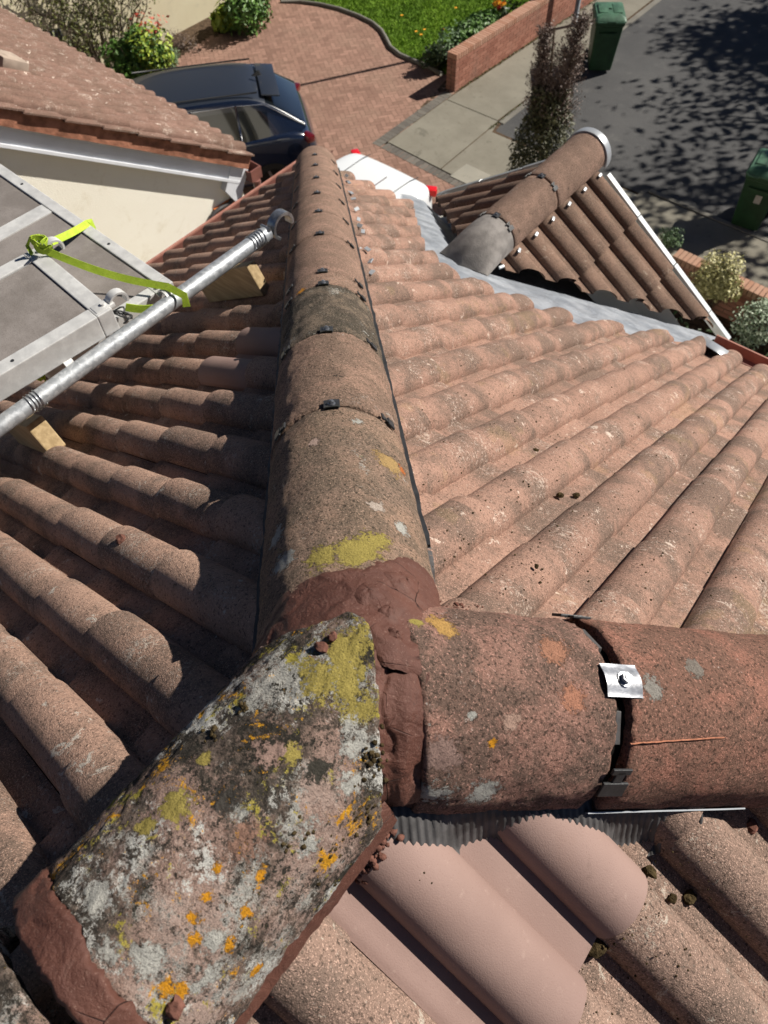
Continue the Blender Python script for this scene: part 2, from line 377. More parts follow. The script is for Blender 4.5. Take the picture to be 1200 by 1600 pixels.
M['cable'] = plain('cable', (.05, .045, .045), .5, 0, .2, 20)
M['crumb'] = plain('mortar_crumb', (.13, .06, .045), .95, 0, .3, 80, .1, .002, 200)
M['moss'] = plain('moss', (.055, .04, .02), 1, 0, .5, 150, .05, .003, 300)
M['grey_wall'] = plain('grey_stuff', (.10, .10, .105), .9, 0, .4, 8, .2, .01, 20)
M['cloth'] = plain('pale_cloth', (.42, .40, .37), .9, 0, .15, 8, .1, .01, 20)

# ------------------------------------------------------------------ roof geometry
T = 0.6211; PITCH = math.atan(T); cp, sp_ = math.cos(PITCH), math.sin(PITCH)
OFF = -0.02; TW = 0.308; EAVE = 3.03
RC1, RC2, RW, RH = TW - .052 - .154, TW - .052, .052, .052
def prof(u):
    """height of the double roman tile over its pan; u runs from the left hand to the right hand looking up the slope"""
    z = 0.0
    for c in (RC1, RC2):
        d = abs(u - c)
        if d < RW: z = max(z, RH * math.sqrt(max(0, 1 - (d / RW) ** 2)) ** .92)
    if u > RC2: z = max(z, .011)
    # small fillet at the foot of the rolls
    z += .004 * math.exp(-((u - (RC1 + RW + .004)) / .006) ** 2) * (1 if u > RC1 + RW * .8 else 0)
    z += .003 * math.exp(-((u - .012) / .008) ** 2)
    return z
US = sorted(set([0, .006, .012, .02, .035, .05] + [RC1 + RW * math.sin(q) for q in [PI * k / 14 for k in range(-7, 8)]] + [RC1 + RW + .008] + [RC2 + RW * math.sin(q) for q in [PI * k / 14 for k in range(-7, 8)]]))
US = [max(0, u) for u in US if u <= TW]
def tile_field(frame, rows, cols, gauge, phase_v, u_shift, seed, THK=.016, new=None, keep=None, jit=1., hs=1.):
    """frame=(O,a,d,n). rows: course indices, cols: tile indices. Returns MB and a dict of tiles set aside as 'new'."""
    O, a, d, n = [Vector(q) for q in frame]; rnd = random.Random(seed)
    mb = MB(); aside = {}
    for j in cols:
        for i in rows:
            v1 = phase_v + i * gauge; v0 = v1 - gauge - .03
            u0 = u_shift + j * TW
            if keep and not keep(O + a * (u0 + TW/2) + d * v1): continue
            du = rnd.gauss(0, .0012) * jit; dz = rnd.gauss(0, .0011) * jit; rot = rnd.gauss(0, .0028) * jit; dv = rnd.gauss(0, .0022) * jit
            tgt = mb; isnew = new and (i, j) in new
            if isnew: tgt = aside.setdefault(new[(i, j)], MB())
            tgt.cur = min(1, max(0, rnd.gauss(.5, .27)))
            P = []; L = v1 - v0
            vs = [0, .5, .97, 1.0, 1.0]
            for k, fr in enumerate(vs):
                row = []
                for u in US:
                    h = prof(u) * hs
                    lift = THK * (L * fr - .03) / gauge
                    vv = v0 + L * fr + dv + (u - TW/2) * rot
                    if k == 2: vv = v1 - .004 + dv + (u - TW/2) * rot
                    z = h + lift + dz + .0012 * nz(u * 18 + j * 3.1, v1 * 9 + fr * 2, i)
                    if k == 3: z -= .0012
                    if k == 4: z = h * .9 + lift - THK - .002 + dz if h > .02 else lift - THK - .003
                    if k == 0: z -= .001
                    row.append(O + a * (u0 + u + du) + d * (vv + (.0015 * nz(u * 60, i * 7.3, j) if k >= 2 else 0)) + n * z)
                P.append(row)
            tgt.grid([list(r) for r in P])
            # right-hand lip and its return down to the next pan
            tgt.grid([[r[-1], r[-1] + a * .0015 - n * .0105] for r in P[:4]])
            if isnew:
                tgt.grid([[r[0] - n * .012, r[0]] for r in P[:4]])
    return mb, aside
def clip_mb(mb, planes=(), cuts=(), kill=None):
    """cut by vertical planes (point, normal): the side the normal points to is removed"""
    b = bmesh.new(); vs = [b.verts.new(v) for v in mb.v]; lay = b.faces.layers.float.new('tint')
    for f, c in zip(mb.f, mb.c):
        try: fc = b.faces.new([vs[i] for i in f]); fc[lay] = c
        except ValueError: pass
    for p, nrm in planes:
        bmesh.ops.bisect_plane(b, geom=b.verts[:] + b.edges[:] + b.faces[:], dist=1e-6, plane_co=p, plane_no=nrm, clear_outer=True)
    for p, nrm in cuts:
        bmesh.ops.bisect_plane(b, geom=b.verts[:] + b.edges[:] + b.faces[:], dist=1e-6, plane_co=p, plane_no=nrm)
    if kill:
        dead = [f for f in b.faces if kill(f.calc_center_median())]
        bmesh.ops.delete(b, geom=dead, context='FACES')
    out = MB(); b.verts.index_update()
    out.v = [tuple(v.co) for v in b.verts]
    for f in b.faces: out.f.append(tuple(v.index for v in f.verts)); out.c.append(f[lay]); out.m.append(0)
    b.free(); return out

FL = (Vector((0, 0, OFF)), (0, -1, 0), (-cp, 0, -sp_), (-sp_, 0, cp))
FF = (Vector((0, 0, OFF)), (-1, 0, 0), (0, cp, -sp_), (0, sp_, cp))
FR = (Vector((0, 0, OFF)), (0, 1, 0), (cp, 0, -sp_), (sp_, 0, cp))

house = empty('house', (0, 0, GZ), 'house whose weathered terracotta tiled hip roof fills the foreground, joined ridges meeting in red mortar', 'house')

# left slope: lips at y = -.006 + .308 k ; u = (lip + TW) - y
def L_ushift(): return -(-.006 + TW)                            # u = -y - shift*... (a = -y)
YB = -1.6
newL = {}
gL = .2275 / cp; phL = .24 / cp
mbL, asideL = tile_field(FL, range(-1, 13), range(-11, 7), gL, phL, -(-.006 + TW), 11, new={(4, -2): 'a'})
clipL = [((0, 0, 0), (1, 1, 0)), ((-.0, 0, 0), (1, 0, 0)), ((-EAVE - .0, 0, 0), (-1, 0, 0)), ((0, YB, 0), (0, -1, 0))]
def clipL_hip(p): return True
mbL = clip_mb(mbL, [((0, 0, 0), (1, 1, 0)), ((0, YB, 0), (0, -1, 0)), ((0, 0, 0), (1, 0, 0)), ((-EAVE-.01, 0, 0), (-1, 0, 0))])
mbL.build('roof_slope', M['tile_left'], house, smooth=True, angle=38, label='left roof slope of brown double roll tiles, largely shadowed between rolls')
for k, m_ in asideL.items():
    m_ = clip_mb(m_, [((0, 0, 0), (1, 1, 0))])
    m_.build('replacement_tile', M['tile_new'], house, smooth=True, angle=38, label='smooth mauve replacement tile beside the long hip')
# front slope
CUTPX = [(642, 300), (650, 345), (665, 390), (705, 425), (775, 455), (900, 500), (1080, 532)]
cutp = []
for x, y in CUTPX:
    q = hit(x, y, (0, T, 1), OFF + .03); cutp.append((q.x, q.y))
cutp = [(cutp[0][0] - .05, 3.3)] + cutp + [(cutp[-1][0] + .03, 3.3)]
def in_poly(x, y, P):
    ins = False; j = len(P) - 1
    for i in range(len(P)):
        if (P[i][1] > y) != (P[j][1] > y) and x < (P[j][0] - P[i][0]) * (y - P[i][1]) / (P[j][1] - P[i][1]) + P[i][0]: ins = not ins
        j = i
    return ins
gF = .24 / cp
mbF, _ = tile_field(FF, range(-2, 12), range(-10, 11), gF, (.698 - 2*.24) / cp + .0, -(.275), 23, hs=.84)
cuts = []
for k in range(len(cutp) - 1):
    (xa, ya), (xb, yb) = cutp[k], cutp[k+1]; cuts.append(((xa, ya, 0), Vector((yb - ya, xa - xb, 0)).normalized()))
def killF(c): return in_poly(c.x, c.y, cutp) or (c.x > -.38 and c.y > 2.93)
mbF = clip_mb(mbF, [((0, 0, 0), (1, -1, 0)), ((0, 0, 0), (-1, -1, 0)), ((0, EAVE - .07, 0), (0, 1, 0)), ((2.2, 0, 0), (1, 0, 0))], cuts, killF)
mbF.build('roof_slope', M['tile_front'], house, smooth=True, angle=38, label='sunlit orange brown front roof slope running down to the street side')
# back slope
gR = .245 / cp
mbR, asideR = tile_field(FR, range(-1, 8), range(-6, 7), gR, (.380 - .245) / cp, .115 - TW, 31, new={(1, 0): 'n', (0, 0): 'n', (-1, 0): 'n'}, THK=.017)
# the new tile shows its full length from under the ridge
mbR = clip_mb(mbR, [((0, 0, 0), (-1, 0, 0)), ((0, 0, 0), (-1, 1, 0)), ((0, YB, 0), (0, -1, 0))])
mbR.build('roof_slope', M['tile_back'], house, smooth=True, angle=38, label='grey brown roof slope below the short hip, in the lower right corner')
mbn, asd = tile_field(FR, [1], [0], gR + .19, .372 / cp - gR - .19, .115 - TW, 4, new={(1, 0): 'n'}, THK=.02, hs=.84)
mn = asd['n']; mn = clip_mb(mn, [((0.02, 0, 0), (-1, 0, 0))])
for k in range(len(mn.v)): v = mn.v[k]; mn.v[k] = (v[0], v[1], v[2] + .007)
mn.build('replacement_tile', M['tile_new'], house, smooth=True, angle=38, label='clean smooth pink replacement tile under the mortar joint')
# decking under the tiles so no light leaks, then eaves, gutters and house walls
ub = MB(); z0 = OFF - .03
def pl(x, y): return z0 - T * max(abs(x), y)
ub.quad((0, YB, z0), (0, 0, z0), (-EAVE+.04, EAVE-.04, pl(EAVE-.04, 0)), (-EAVE+.04, YB, pl(EAVE-.04, 0)))
ub.quad((0, 0, z0), (0, YB, z0), (EAVE, YB, pl(EAVE, 0)), (EAVE, EAVE, pl(EAVE, 0)))
ub.quad((0, 0, z0), (2.85, 2.85, pl(2.85, 0) - .07), (-2.85, 2.85, pl(2.85, 0) - .07), (-2.85, 2.85, pl(2.85, 0) - .07))
ub.build('roof_underlay', M['gap'], house)
wl = MB(); wl.box((0, (YB + 2.75) / 2, (GZ - 1.95) / 2), (2.75, (2.75 - YB) / 2, (-1.95 - GZ) / 2))
wl.build('wall', M['render'], house)
gz = OFF - T * EAVE
# gutters
def gutter(p0, p1, out, mat, w=.10, h=.06, lip=M['pink_pvc'], nm='gutter'):
    p0, p1, out = Vector(p0), Vector(p1), Vector(out); g = MB(); th = .004; upz = Vector((0, 0, 1))
    sec = [(0, 0), (0, -h), (w, -h), (w, 0), (w+.008, 0), (w+.008, -h-th), (-th, -h-th), (-th, 0)]
    P = [[p + out * a_ + upz * b_ for a_, b_ in sec] for p in (p0, p1)]
    g.grid(P, closeu=True); g.build(nm, mat, house, recalc=True)
gutter((-EAVE - .005, EAVE + .05, gz - .022), (-EAVE - .005, YB, gz - .022), (-1, 0, 0), M['brown_pvc'])
lipb = MB(); lipb.box((-EAVE - .114, (EAVE + YB) / 2, gz - .018), (.008, (EAVE - YB) / 2, .006)); lipb.build('gutter_lip', M['pink_pvc'], house)
gutter((-.28, 2.98, gz + .03), (2.3, 2.98, gz + .03), (0, 1, 0), M['pink_pvc'])
fs = MB(); fs.box((-EAVE + .06, (YB + EAVE) / 2, gz - .12), (.012, (EAVE - YB) / 2, .09)); fs.box((0, EAVE - .26, gz - .12), (EAVE - .2, .012, .09))
fs.build('fascia', M['brown_pvc'], house)

# ------------------------------------------------------------------ ridge tiles
def frame_of(d):
    d = Vector(d).normalized(); a = d.cross(Vector((0, 0, 1))).normalized(); b = a.cross(d).normalized(); return d, a, b
def ridge_piece(o, d, s0, s1, R, mat, name='ridge_tile', parent=house, th=.017, rough=.0011, nsec=36, nlen=None, label=None,
                f0=None, f1=None, edge=.0025, ang=(-4, 184), taper=0., seed=0, hmul=1.0):
    """half round tile along the unit axis d from s0 to s1. f0/f1(angle)->extra start/end offset"""
    d, a, b = frame_of(d); o = Vector(o); mb = MB()
    nlen = nlen or max(6, int((s1 - s0) / .012))
    rnd = random.Random(seed); ph = rnd.uniform(0, 50)
    th0, th1 = math.radians(ang[0]), math.radians(ang[1])
    outer = []; inner = []
    for k in range(nsec + 1):
        q = lerp(th0, th1, k / nsec); cq, sq = math.cos(q), math.sin(q)
        e0 = (f0(q) if f0 else 0) + edge * nz(q * 9 + ph, 1.7) + edge * .8 * nz(q * 31 + ph, 2.7)
        e1 = (f1(q) if f1 else 0) + edge * nz(q * 9 + ph, 7.7) + edge * .8 * nz(q * 31 + ph, 8.7)
        ro = []; ri = []
        for m in range(nlen + 1):
            fr = m / nlen; s = lerp(s0 + e0, s1 + e1, fr)
            r = R * (1 - taper * fr) + rough * 2 * nz(s * 14 + ph, q * 3, 3) + rough * nz(s * 70 + ph, q * 16, 5) + rough * .6 * nz(s * 190, q * 40, ph)
            if m in (0, nlen): r -= .0035
            if m in (1, nlen - 1): s = (s0 + e0 + .004) if m == 1 else (s1 + e1 - .004)
            ro.append(o + d * s + (a * cq + b * sq * hmul) * r)
            ri.append(o + d * s + (a * cq + b * sq * hmul) * (R - th))
        outer.append(ro); inner.append(ri)
    io = mb.grid(outer); ii = mb.grid([r[::-1] for r in inner])
    n_ = nlen
    for k in range(nsec):
        mb.face((io[k][0], io[k+1][0], ii[k+1][n_], ii[k][n_])); mb.face((io[k+1][n_], io[k][n_], ii[k][0], ii[k+1][0]))
    for k in (0, nsec):
        for m in range(nlen):
            q4 = (io[k][m], io[k][m+1], ii[k][n_-m-1], ii[k][n_-m]); mb.face(q4 if k == 0 else q4[::-1])
    return mb.build(name, mat, parent, smooth=True, angle=50, label=label, recalc=True)
RA = .126
DA = Vector((-1, 1, -T)).normalized(); DB = Vector((1, 1, -T)).normalized(); DC = Vector((0, -1, 0))
def cyl(d, o, R, s, deg, lift=0):
    d, a, b = frame_of(d); q = math.radians(deg); return Vector(o) + d * s + (a * math.cos(q) + b * math.sin(q)) * (R + lift)
RA = .126
# angle 0 side of each frame: cross(d, up)
CO = Vector((-.005, 0, .025)); RCC = .118; C0 = .035
def s_table(d_, o, R, pts):
    """start or end of a half round piece as (angle, distance along the axis) pairs read off the photograph's outline"""
    d, a, b = frame_of(d_); o = Vector(o); out = []
    for x, y in pts:
        r = ray(x, y); rp = r - d * r.dot(d); op = (CAMP - o) - d * (CAMP - o).dot(d)
        A = rp.dot(rp); B = 2 * rp.dot(op); Cc = op.dot(op) - R*R; D = max(0, B*B - 4*A*Cc); P = CAMP + r * ((-B - math.sqrt(D)) / (2*A)) - o
        out.append((math.atan2(P.dot(b), P.dot(a)), P.dot(d)))
    out.sort()
    def f(q):
        if q <= out[0][0]: return out[0][1]
        for (q0, s0), (q1, s1) in zip(out, out[1:]):
            if q <= q1: return lerp(s0, s1, (q - q0) / max(1e-6, q1 - q0))
        return out[-1][1]
    return f
C_start = s_table(DC, CO, RCC, [(420, 1005), (450, 985), (500, 968), (545, 953), (568, 962), (583, 995), (590, 1060), (596, 1150), (599, 1230), (598, 1275)])
C_end = s_table(DC, CO, RCC, [(75, 1378), (90, 1410), (122, 1450), (135, 1500), (170, 1548), (215, 1595)])
C_mort = s_table(DC, CO, RCC, [(20, 1440), (30, 1480), (60, 1530), (95, 1575), (125, 1610)])
def mitreC(q): return C_start(q)
def pxC(x, y): # picture point on the C tile -> world (for placing lichen)
    r = ray(x, y); o = CAMP - CO; A = r.x**2 + r.z**2; B = 2*(o.x*r.x + o.z*r.z); Cc = o.x**2 + o.z**2 - RCC**2
    D = max(0, B*B - 4*A*Cc); return CAMP + r * ((-B - math.sqrt(D)) / (2*A))
def pxcyl(d, x, y, R=RA):
    d, a, b = frame_of(d); r = ray(x, y); rp = r - d * r.dot(d); op = CAMP - d * CAMP.dot(d)
    A = rp.dot(rp); B = 2 * rp.dot(op); Cc = op.dot(op) - R*R; D = max(0, B*B - 4*A*Cc); return CAMP + r * ((-B - math.sqrt(D)) / (2*A))
spC = [(pxC(540, 1010), .05, YEL, .35, .3), (pxC(500, 1060), .055, YEL, .45, .1), (pxC(565, 1110), .04, YEL, .4, .2), (pxC(545, 1060), .04, YEL, .35, .5),
       (pxC(275, 1260), .022, YEL, .3, .95), (pxC(225, 1290), .014, YEL, .4, .9), (pxC(480, 1285), .024, WHI, .4, .3), (pxC(560, 1160), .04, WHI, .45, .2),
       (pxC(545, 1230), .03, WHI, .45, .2), (pxC(370, 1265), .02, WHI, .4, .3), (pxC(480, 1320), .012, WHI, .3, 1),
       (pxC(262, 1545), .012, ORA, .35, .6), (pxC(285, 1550), .012, ORA, .35, .6), (pxC(305, 1465), .010, ORA, .35, .7), (pxC(358, 1478), .011, ORA, .35, .6),
       (pxC(340, 1355), .007, ORA, .35, .5), (pxC(408, 1370), .009, ORA, .35, .4), (pxC(322, 1402), .010, ORA, .4, .2), (pxC(402, 1515), .011, ORA, .4, .5),
       (pxC(385, 1425), .010, ORA, .4, .3), (pxC(300, 1435), .016, ORA, .4, -.1), (pxC(455, 1180), .012, YEL, .4, 1), (pxC(320, 1185), .010, YEL, .4, .9),
       (pxC(330, 1470), .013, WHI, .35, 1), (pxC(165, 1490), .022, WHI, .4, .3), (pxC(230, 1500), .03, WHI, .4, .1), (pxC(330, 1520), .034, WHI, .4, .1),
       (pxC(150, 1400), .02, WHI, .4, .6), (pxC(420, 1180), .024, (.34, .23, .19), .4, .3), (pxC(385, 1330), .034, (.32, .19, .14), .4, .2),
       (pxC(500, 1200), .022, (.06, .055, .045), .4, .2), (pxC(360, 1240), .026, (.07, .063, .055), .4, .2)]
mC = ridge_mat('ridge_lichened', (.20, .155, .125), (.26, .175, .14), (.055, .048, .04), .95, .20, .22, .21, 3.1, spC)
spA = [(pxcyl(DA, 560, 862), .05, YEL, .4, .85), (pxcyl(DA, 500, 872), .035, YEL, .4, .8), (pxcyl(DA, 590, 845), .03, YEL, .4, .85), (pxcyl(DA, 630, 825), .018, WHI, .35, 1),
       (pxcyl(DA, 440, 880), .03, WHI, .45, .8), (pxcyl(DA, 430, 840), .03, WHI, .45, .6), (pxcyl(DA, 610, 725), .04, (.42, .28, .12), .4, .7), (pxcyl(DA, 628, 735), .012, (.5, .16, .05), .3, 1),
       (pxcyl(DA, 590, 790), .018, (.48, .4, .34), .35, .9), (pxcyl(DA, 490, 690), .014, (.5, .36, .3), .35, .9), (pxcyl(DA, 560, 658), .012, WHI, .35, 1),
       (pxcyl(DA, 470, 455), .02, (.6, .26, .04), .3, .9)]
mA1 = ridge_mat('ridge_weathered', (.34, .225, .16), (.29, .20, .15), (.12, .10, .076), .6, .03, .05, 0, 7.7, spA)
mA2 = ridge_mat('ridge_brown', (.36, .23, .17), (.30, .195, .145), (.13, .10, .076), .55, .01, 0, 0, 2.2, spA[9:])
mA3 = ridge_mat('ridge_dark', (.23, .175, .13), (.18, .14, .105), (.065, .057, .045), .9, .05, 0, 0, 4.4, spA[11:])
mA4 = ridge_mat('ridge_plain', (.35, .225, .17), (.29, .185, .14), (.17, .12, .09), .55, .0, 0, 0, 1.2)
spB = [(pxcyl(DB, 690, 975), .03, (.5, .3, .1), .35, .7), (pxcyl(DB, 645, 970), .014, YEL, .3, 1), (pxcyl(DB, 862, 1010), .04, (.40, .2, .13), .4, .1), (pxcyl(DB, 900, 1085), .03, (.42, .2, .13), .4, .3),
       (pxcyl(DB, 770, 1162), .007, ORA, .3, 1), (pxcyl(DB, 738, 1120), .008, WHI, .3, 1), (pxcyl(DB, 690, 1180), .03, (.30, .20, .17), .4, .9), (pxcyl(DB, 800, 1130), .015, (.42, .28, .22), .4, .9),
       (pxcyl(DB, 680, 1240), .035, WHI, .5, .45), (pxcyl(DB, 755, 1235), .03, WHI, .5, .4), (pxcyl(DB, 1020, 1075), .02, (.3, .28, .25), .4, .8), (pxcyl(DB, 1085, 1045), .02, (.24, .21, .18), .4, .8)]
mB = ridge_mat('ridge_rust', (.37, .20, .155), (.31, .18, .14), (.115, .088, .07), .75, .02, .0, 0, 6.6, spB)
mB2 = ridge_mat('ridge_red', (.38, .18, .13), (.33, .165, .12), (.14, .095, .072), .65, .01, 0, 0, 9.3, spB[10:])

DCn, DCa, DCb = frame_of(DC)
ridge_piece(CO, DC, 0, 0, RCC, mC, f0=mitreC, f1=C_end, nsec=90, nlen=80, rough=.0022, edge=.003, seed=1, label='old ridge tile thick with yellow, white and orange lichen', ang=(-2, 182))
ridge_piece(CO + Vector((0, 0, -.006)), DC, .40, .85, RCC, mC, nsec=36, seed=2, label='ridge tile beyond the lower mortar band')
ridge_piece(CO, DC, .86, 1.5, RCC, mC, nsec=24, seed=3)
A_in = s_table(DA, (0, 0, 0), RA, [(405, 1010), (450, 992), (500, 975), (545, 962), (575, 985), (600, 1010)])
A_out = s_table(DA, (0, 0, 0), RA, [(418, 985), (432, 932), (470, 900), (520, 886), (560, 880), (588, 868), (620, 858), (648, 862), (668, 884), (688, 938)])
# hip A
sA = [.185, .590, .985, 1.35, 1.47, 1.93, 2.29, 2.67, 3.05, 3.43, 3.80, 4.22]
def arcA(q): return -.0 * math.sin(q)
for k in range(len(sA) - 1):
    mt = [mA1, mA2, mA3, mA2, mA4, mA4, mA4, mA4, mA4, mA4, mA4][k]
    ridge_piece((0, 0, 0), DA, (sA[k] + .002) if k else 0,  sA[k+1] - (.004 if k > 1 else .006), f0=(None if k else (lambda q: A_out(q) - .03)), R=RA + (.001 if k % 2 else 0), mat=mt, nsec=56 if k < 3 else 28,
                nlen=44 if k < 2 else 16, rough=.0016 if k < 3 else .001, edge=.004 if k < 3 else .0025, seed=20 + k, label=['hip tile with yellow lichen at its mortared end'][0] if k == 0 else None)
# closed round end of the hip
dA, aA, bA = frame_of(DA); cap = MB(); P = []
for i in range(7):
    f = i / 6; r = RA * math.cos(f * PI / 2 * .98); s = 4.215 + .05 * math.sin(f * PI / 2)
    P.append([dA * s + (aA * math.cos(q) + bA * math.sin(q)) * r for q in [PI * j / 20 for j in range(21)]])
cap.grid(P); cap.build('hip_end_cap', mA4, house, smooth=True)
# hip B
B_out = s_table(DB, (0, 0, 0), RA, [(632, 968), (645, 1000), (658, 1060), (663, 1120), (663, 1180), (658, 1240), (652, 1262)])
sB = 1 if frame_of(DB)[1].x > 0 else -1
def bstart(q):
    return B_out(q) - .052
ridge_piece((0, 0, 0), DB, .052, .290, RA, mB, nsec=72, nlen=50, rough=.0016, edge=.0035, seed=41, f0=bstart, label='rust brown hip tile between mortar joint and dark gap')
ridge_piece((0, 0, 0), DB, .313, .75, RA + .002, mB2, nsec=72, nlen=50, rough=.0013, edge=.0025, seed=42, label='reddish hip tile with a thin orange scratch along it')
sc_ = MB(); sc_.ribbon([pxcyl(DB, lerp(985, 1132, i / 30), lerp(1162, 1152, i / 30) + 1.2 * nz(i * .4), RA + .0035) for i in range(31)], .0022, (.4, -.4, .7), .0004)
sc_.build('scratch', plain('scratch_orange', (.42, .18, .11), .9, 0, .3, 200, .1), house)
for k, s in enumerate((.755, 1.18, 1.605, 2.03, 2.455)):
    ridge_piece((0, 0, 0), DB, s, s + .42, RA, mB2, nsec=24, seed=50 + k)
# dark union bands showing in the joints, and felt under all ridges
for d_, rng, R in ((DA, (.1, 4.2), RA), (DB, (.05, 2.9), RA)):
    d, a, b = frame_of(d_); m = MB()
    m.grid([[d * s + (a * math.cos(q) + b * math.sin(q)) * (R - .016) for q in [PI * j / 24 for j in range(25)]] for s in (rng[0], rng[1])])
    m.build('joint_liner', M['gap'], house, smooth=True)
# ------------------------------------------------------------------ mortar
def mortar_patch(o, d, R, fs0, fs1, ang, lift, name='mortar', nq=60, ns=24, amp=.004, seed=0, grooves=0, label=None, edge=.006, mat=None):
    d, a, b = frame_of(d); o = Vector(o); P = []
    for k in range(nq + 1):
        fk = k / nq; q = math.radians(lerp(ang[0], ang[1], fk)); row = []
        s0 = fs0(q) + edge * nz(q * 7, seed, 1) + edge * .6 * nz(q * 29, seed, 2); s1 = fs1(q) + edge * nz(q * 7, seed, 3) + edge * .6 * nz(q * 29, seed, 4)
        for m in range(ns + 1):
            f = m / ns; s = lerp(s0, s1, f)
            env = min(1, min(f, 1 - f) * 7, min(fk, 1 - fk) * 14); env = math.sqrt(max(0, env))
            pt = d * s + (a * math.cos(q) + b * math.sin(q)) * R
            h = amp * (nz(pt.x * 22, pt.y * 22, seed + pt.z * 22) + .5 * nz(pt.x * 70, pt.y * 70, seed + pt.z * 70) + .25 * nz(pt.x * 220, pt.y * 220, seed))
            step = amp * 1.4 * sstep(-.03, .03, nz(pt.x * 26 + 3, pt.y * 26, pt.z * 26 + seed))
            if grooves: h += amp * .55 * math.sin(grooves * (f + .25 * nz(fk * 3, seed) + .12 * math.sin(q * 3)) * 2 * PI) * env
            r = R + lerp(-.010, lift, env) + h * env + step * env
            row.append(o + d * s + (a * math.cos(q) + b * math.sin(q)) * r)
        P.append(row)
    mb = MB(); mb.grid(P); return mb.build(name, mat or M['mortar'], house, smooth=True, label=label)
dA, aA, bA = frame_of(DA); dB, aB, bB = frame_of(DB)
B_out = s_table(DB, (0, 0, 0), RA, [(632, 968), (645, 1000), (658, 1060), (663, 1120), (663, 1180), (658, 1240), (652, 1262)])
def to_bis_A(q):   # where a generator of cylinder A meets the end of the C tile
    return A_in(q) - .012
def to_bis_B(q):
    return B_out(q) - .055 - .012 * math.sin(q)
def sidecut(q): return 0
mortar_patch((0, 0, 0), DA, RA, lambda q: to_bis_A(q) - .01, lambda q: A_out(q), (-2, 182), .0022, seed=5, grooves=3, amp=.0014, nq=110, ns=60,
             label='dark red mortar slab smeared over the junction')
mortar_patch((0, 0, 0), DB, RA, lambda q: to_bis_B(q), lambda q: B_out(q) + .006, (-2, 182), -.0065, seed=9, grooves=2, nq=110, ns=40, amp=.003,
             label='dark red mortar filling the joint beside the short hip')
# smooth lumps trowelled at the very top of the junction
lm = MB()
for (x, y, R, hh, sd) in [(575, 925, .030, .0055, 1), (632, 908, .036, .005, 2), (606, 955, .024, .006, 3), (618, 990, .014, .004, 4)]:
    c = pxcyl(DA if y < 945 else DB, x, y, RA + .004); nrm = (c - (dA * c.dot(dA) if y < 945 else dB * c.dot(dB))).normalized()
    t1 = nrm.cross(Vector((0, 1, 0))).normalized(); t2 = nrm.cross(t1); P = []
    for i in range(9):
        f = i / 8; P.append([c + (t1 * math.cos(q) + t2 * math.sin(q)) * R * f * (1 + .35 * nz(math.cos(q) * 1.3, math.sin(q) * 1.3, sd)) + nrm * (hh * (1 - f ** 3) - .010 * f**2 + .003 * nz(f * 4 + sd, q * 2) - .5 * f * f * R * R / RA) for q in [2 * PI * j / 32 for j in range(32)]])
    lm.grid(P, closeu=True)
lm.build('mortar_lump', M['mortar'], house, smooth=True)
# band at the lower end of tile C, and fillet along its right foot
mortar_patch(CO, DC, RCC, lambda q: C_end(q) - .006, lambda q: C_mort(q), (0, 180), .003, seed=14, nq=90, ns=20, amp=.002, label='smooth red brown mortar band across the lower end of the ridge tile')
def fillet(o, d, R, side, s0, s1, name, w=.016, hz=-.012, mat=None, drop=.03):
    d, a, b = frame_of(d); m = MB(); P = []; n_ = int((s1 - s0) / .005)
    for i in range(n_ + 1):
        s = lerp(s0, s1, i / n_); ww = w * (1 + .35 * nz(s * 25, 3) + .3 * nz(s * 90, 4)); row = []
        for j in range(6):
            f = j / 5; row.append(Vector(o) + d * s + a * side * (R - .012 + (ww + .012) * f) + Vector((0, 0, .004 * (1 - f) - drop * f * f + hz + .002 * nz(s * 60, f * 4))))
        P.append(row)
    m.grid(P); return m.build(name, mat or M['mortar'], house, smooth=True)
sideR = 1 if frame_of(DC)[1].x > 0 else -1
fillet(CO, DC, RCC, sideR, .07, .60, 'mortar_fillet', w=.007, hz=.004, drop=.04)
# ------------------------------------------------------------------ height of the tiles on each slope (for things that lie on them)
def tile_h(frame, phase_u, P):
    O, a, d, n = [Vector(q) for q in frame]; u = ((P - O).dot(a) - phase_u) % TW
    return prof(u)
def on_slope(frame, phase_u, x, y, extra=.0):
    O, a, d, n = [Vector(q) for q in frame]; z = O.z - n.x / n.z * x - n.y / n.z * y; P = Vector((x, y, z)); return P + n * (tile_h(frame, phase_u, P) + .010 + extra)
# ribbed flexible strips under the ridges
def rib_strip(d_, side, s0, s1, frame, phu, w0=.0, w1=.045, R=RA, name='ribbed_strip', hz=.0, step=.0025, wav=.0105, label=None):
    d, a, b = frame_of(d_); m = MB(); P = []; n_ = int((s1 - s0) / step)
    for i in range(n_ + 1):
        s = s0 + (s1 - s0) * i / n_; row = []; wv = .0022 * math.sin(2 * PI * s / wav)
        we = w1 * (1 + .25 * nz(s * 9, side) + .12 * math.sin(s * 24))
        for j in range(6):
            f = j / 5; off = R - .012 + lerp(w0, we, f)
            p = d * s + a * side * off; q = on_slope(frame, phu, p.x, p.y, .004)
            ztop = (d * s).z + .004; zz = lerp(ztop, q.z, sstep(0, .8, f)); zz = max(zz, q.z if f > .3 else -9)
            row.append(Vector((p.x, p.y, zz + wv * (1 if f > .05 else .2))))
        P.append(row)
    m.grid(P); return m.build(name, M['rib'], house, smooth=True, label=label)
phL_u, phF_u, phR_u = -(-.006 + TW), -(.275), .115 - TW
sB = 1 if frame_of(DB)[1].x > 0 else -1                          # side of B facing the back slope
rib_strip(DB, sB, .02, .50, FR, phR_u, w1=.062, label='black ribbed strip under the short hip on the back slope')
rib_strip(DB, -sB, .33, .52, FF, phF_u, w1=.012)
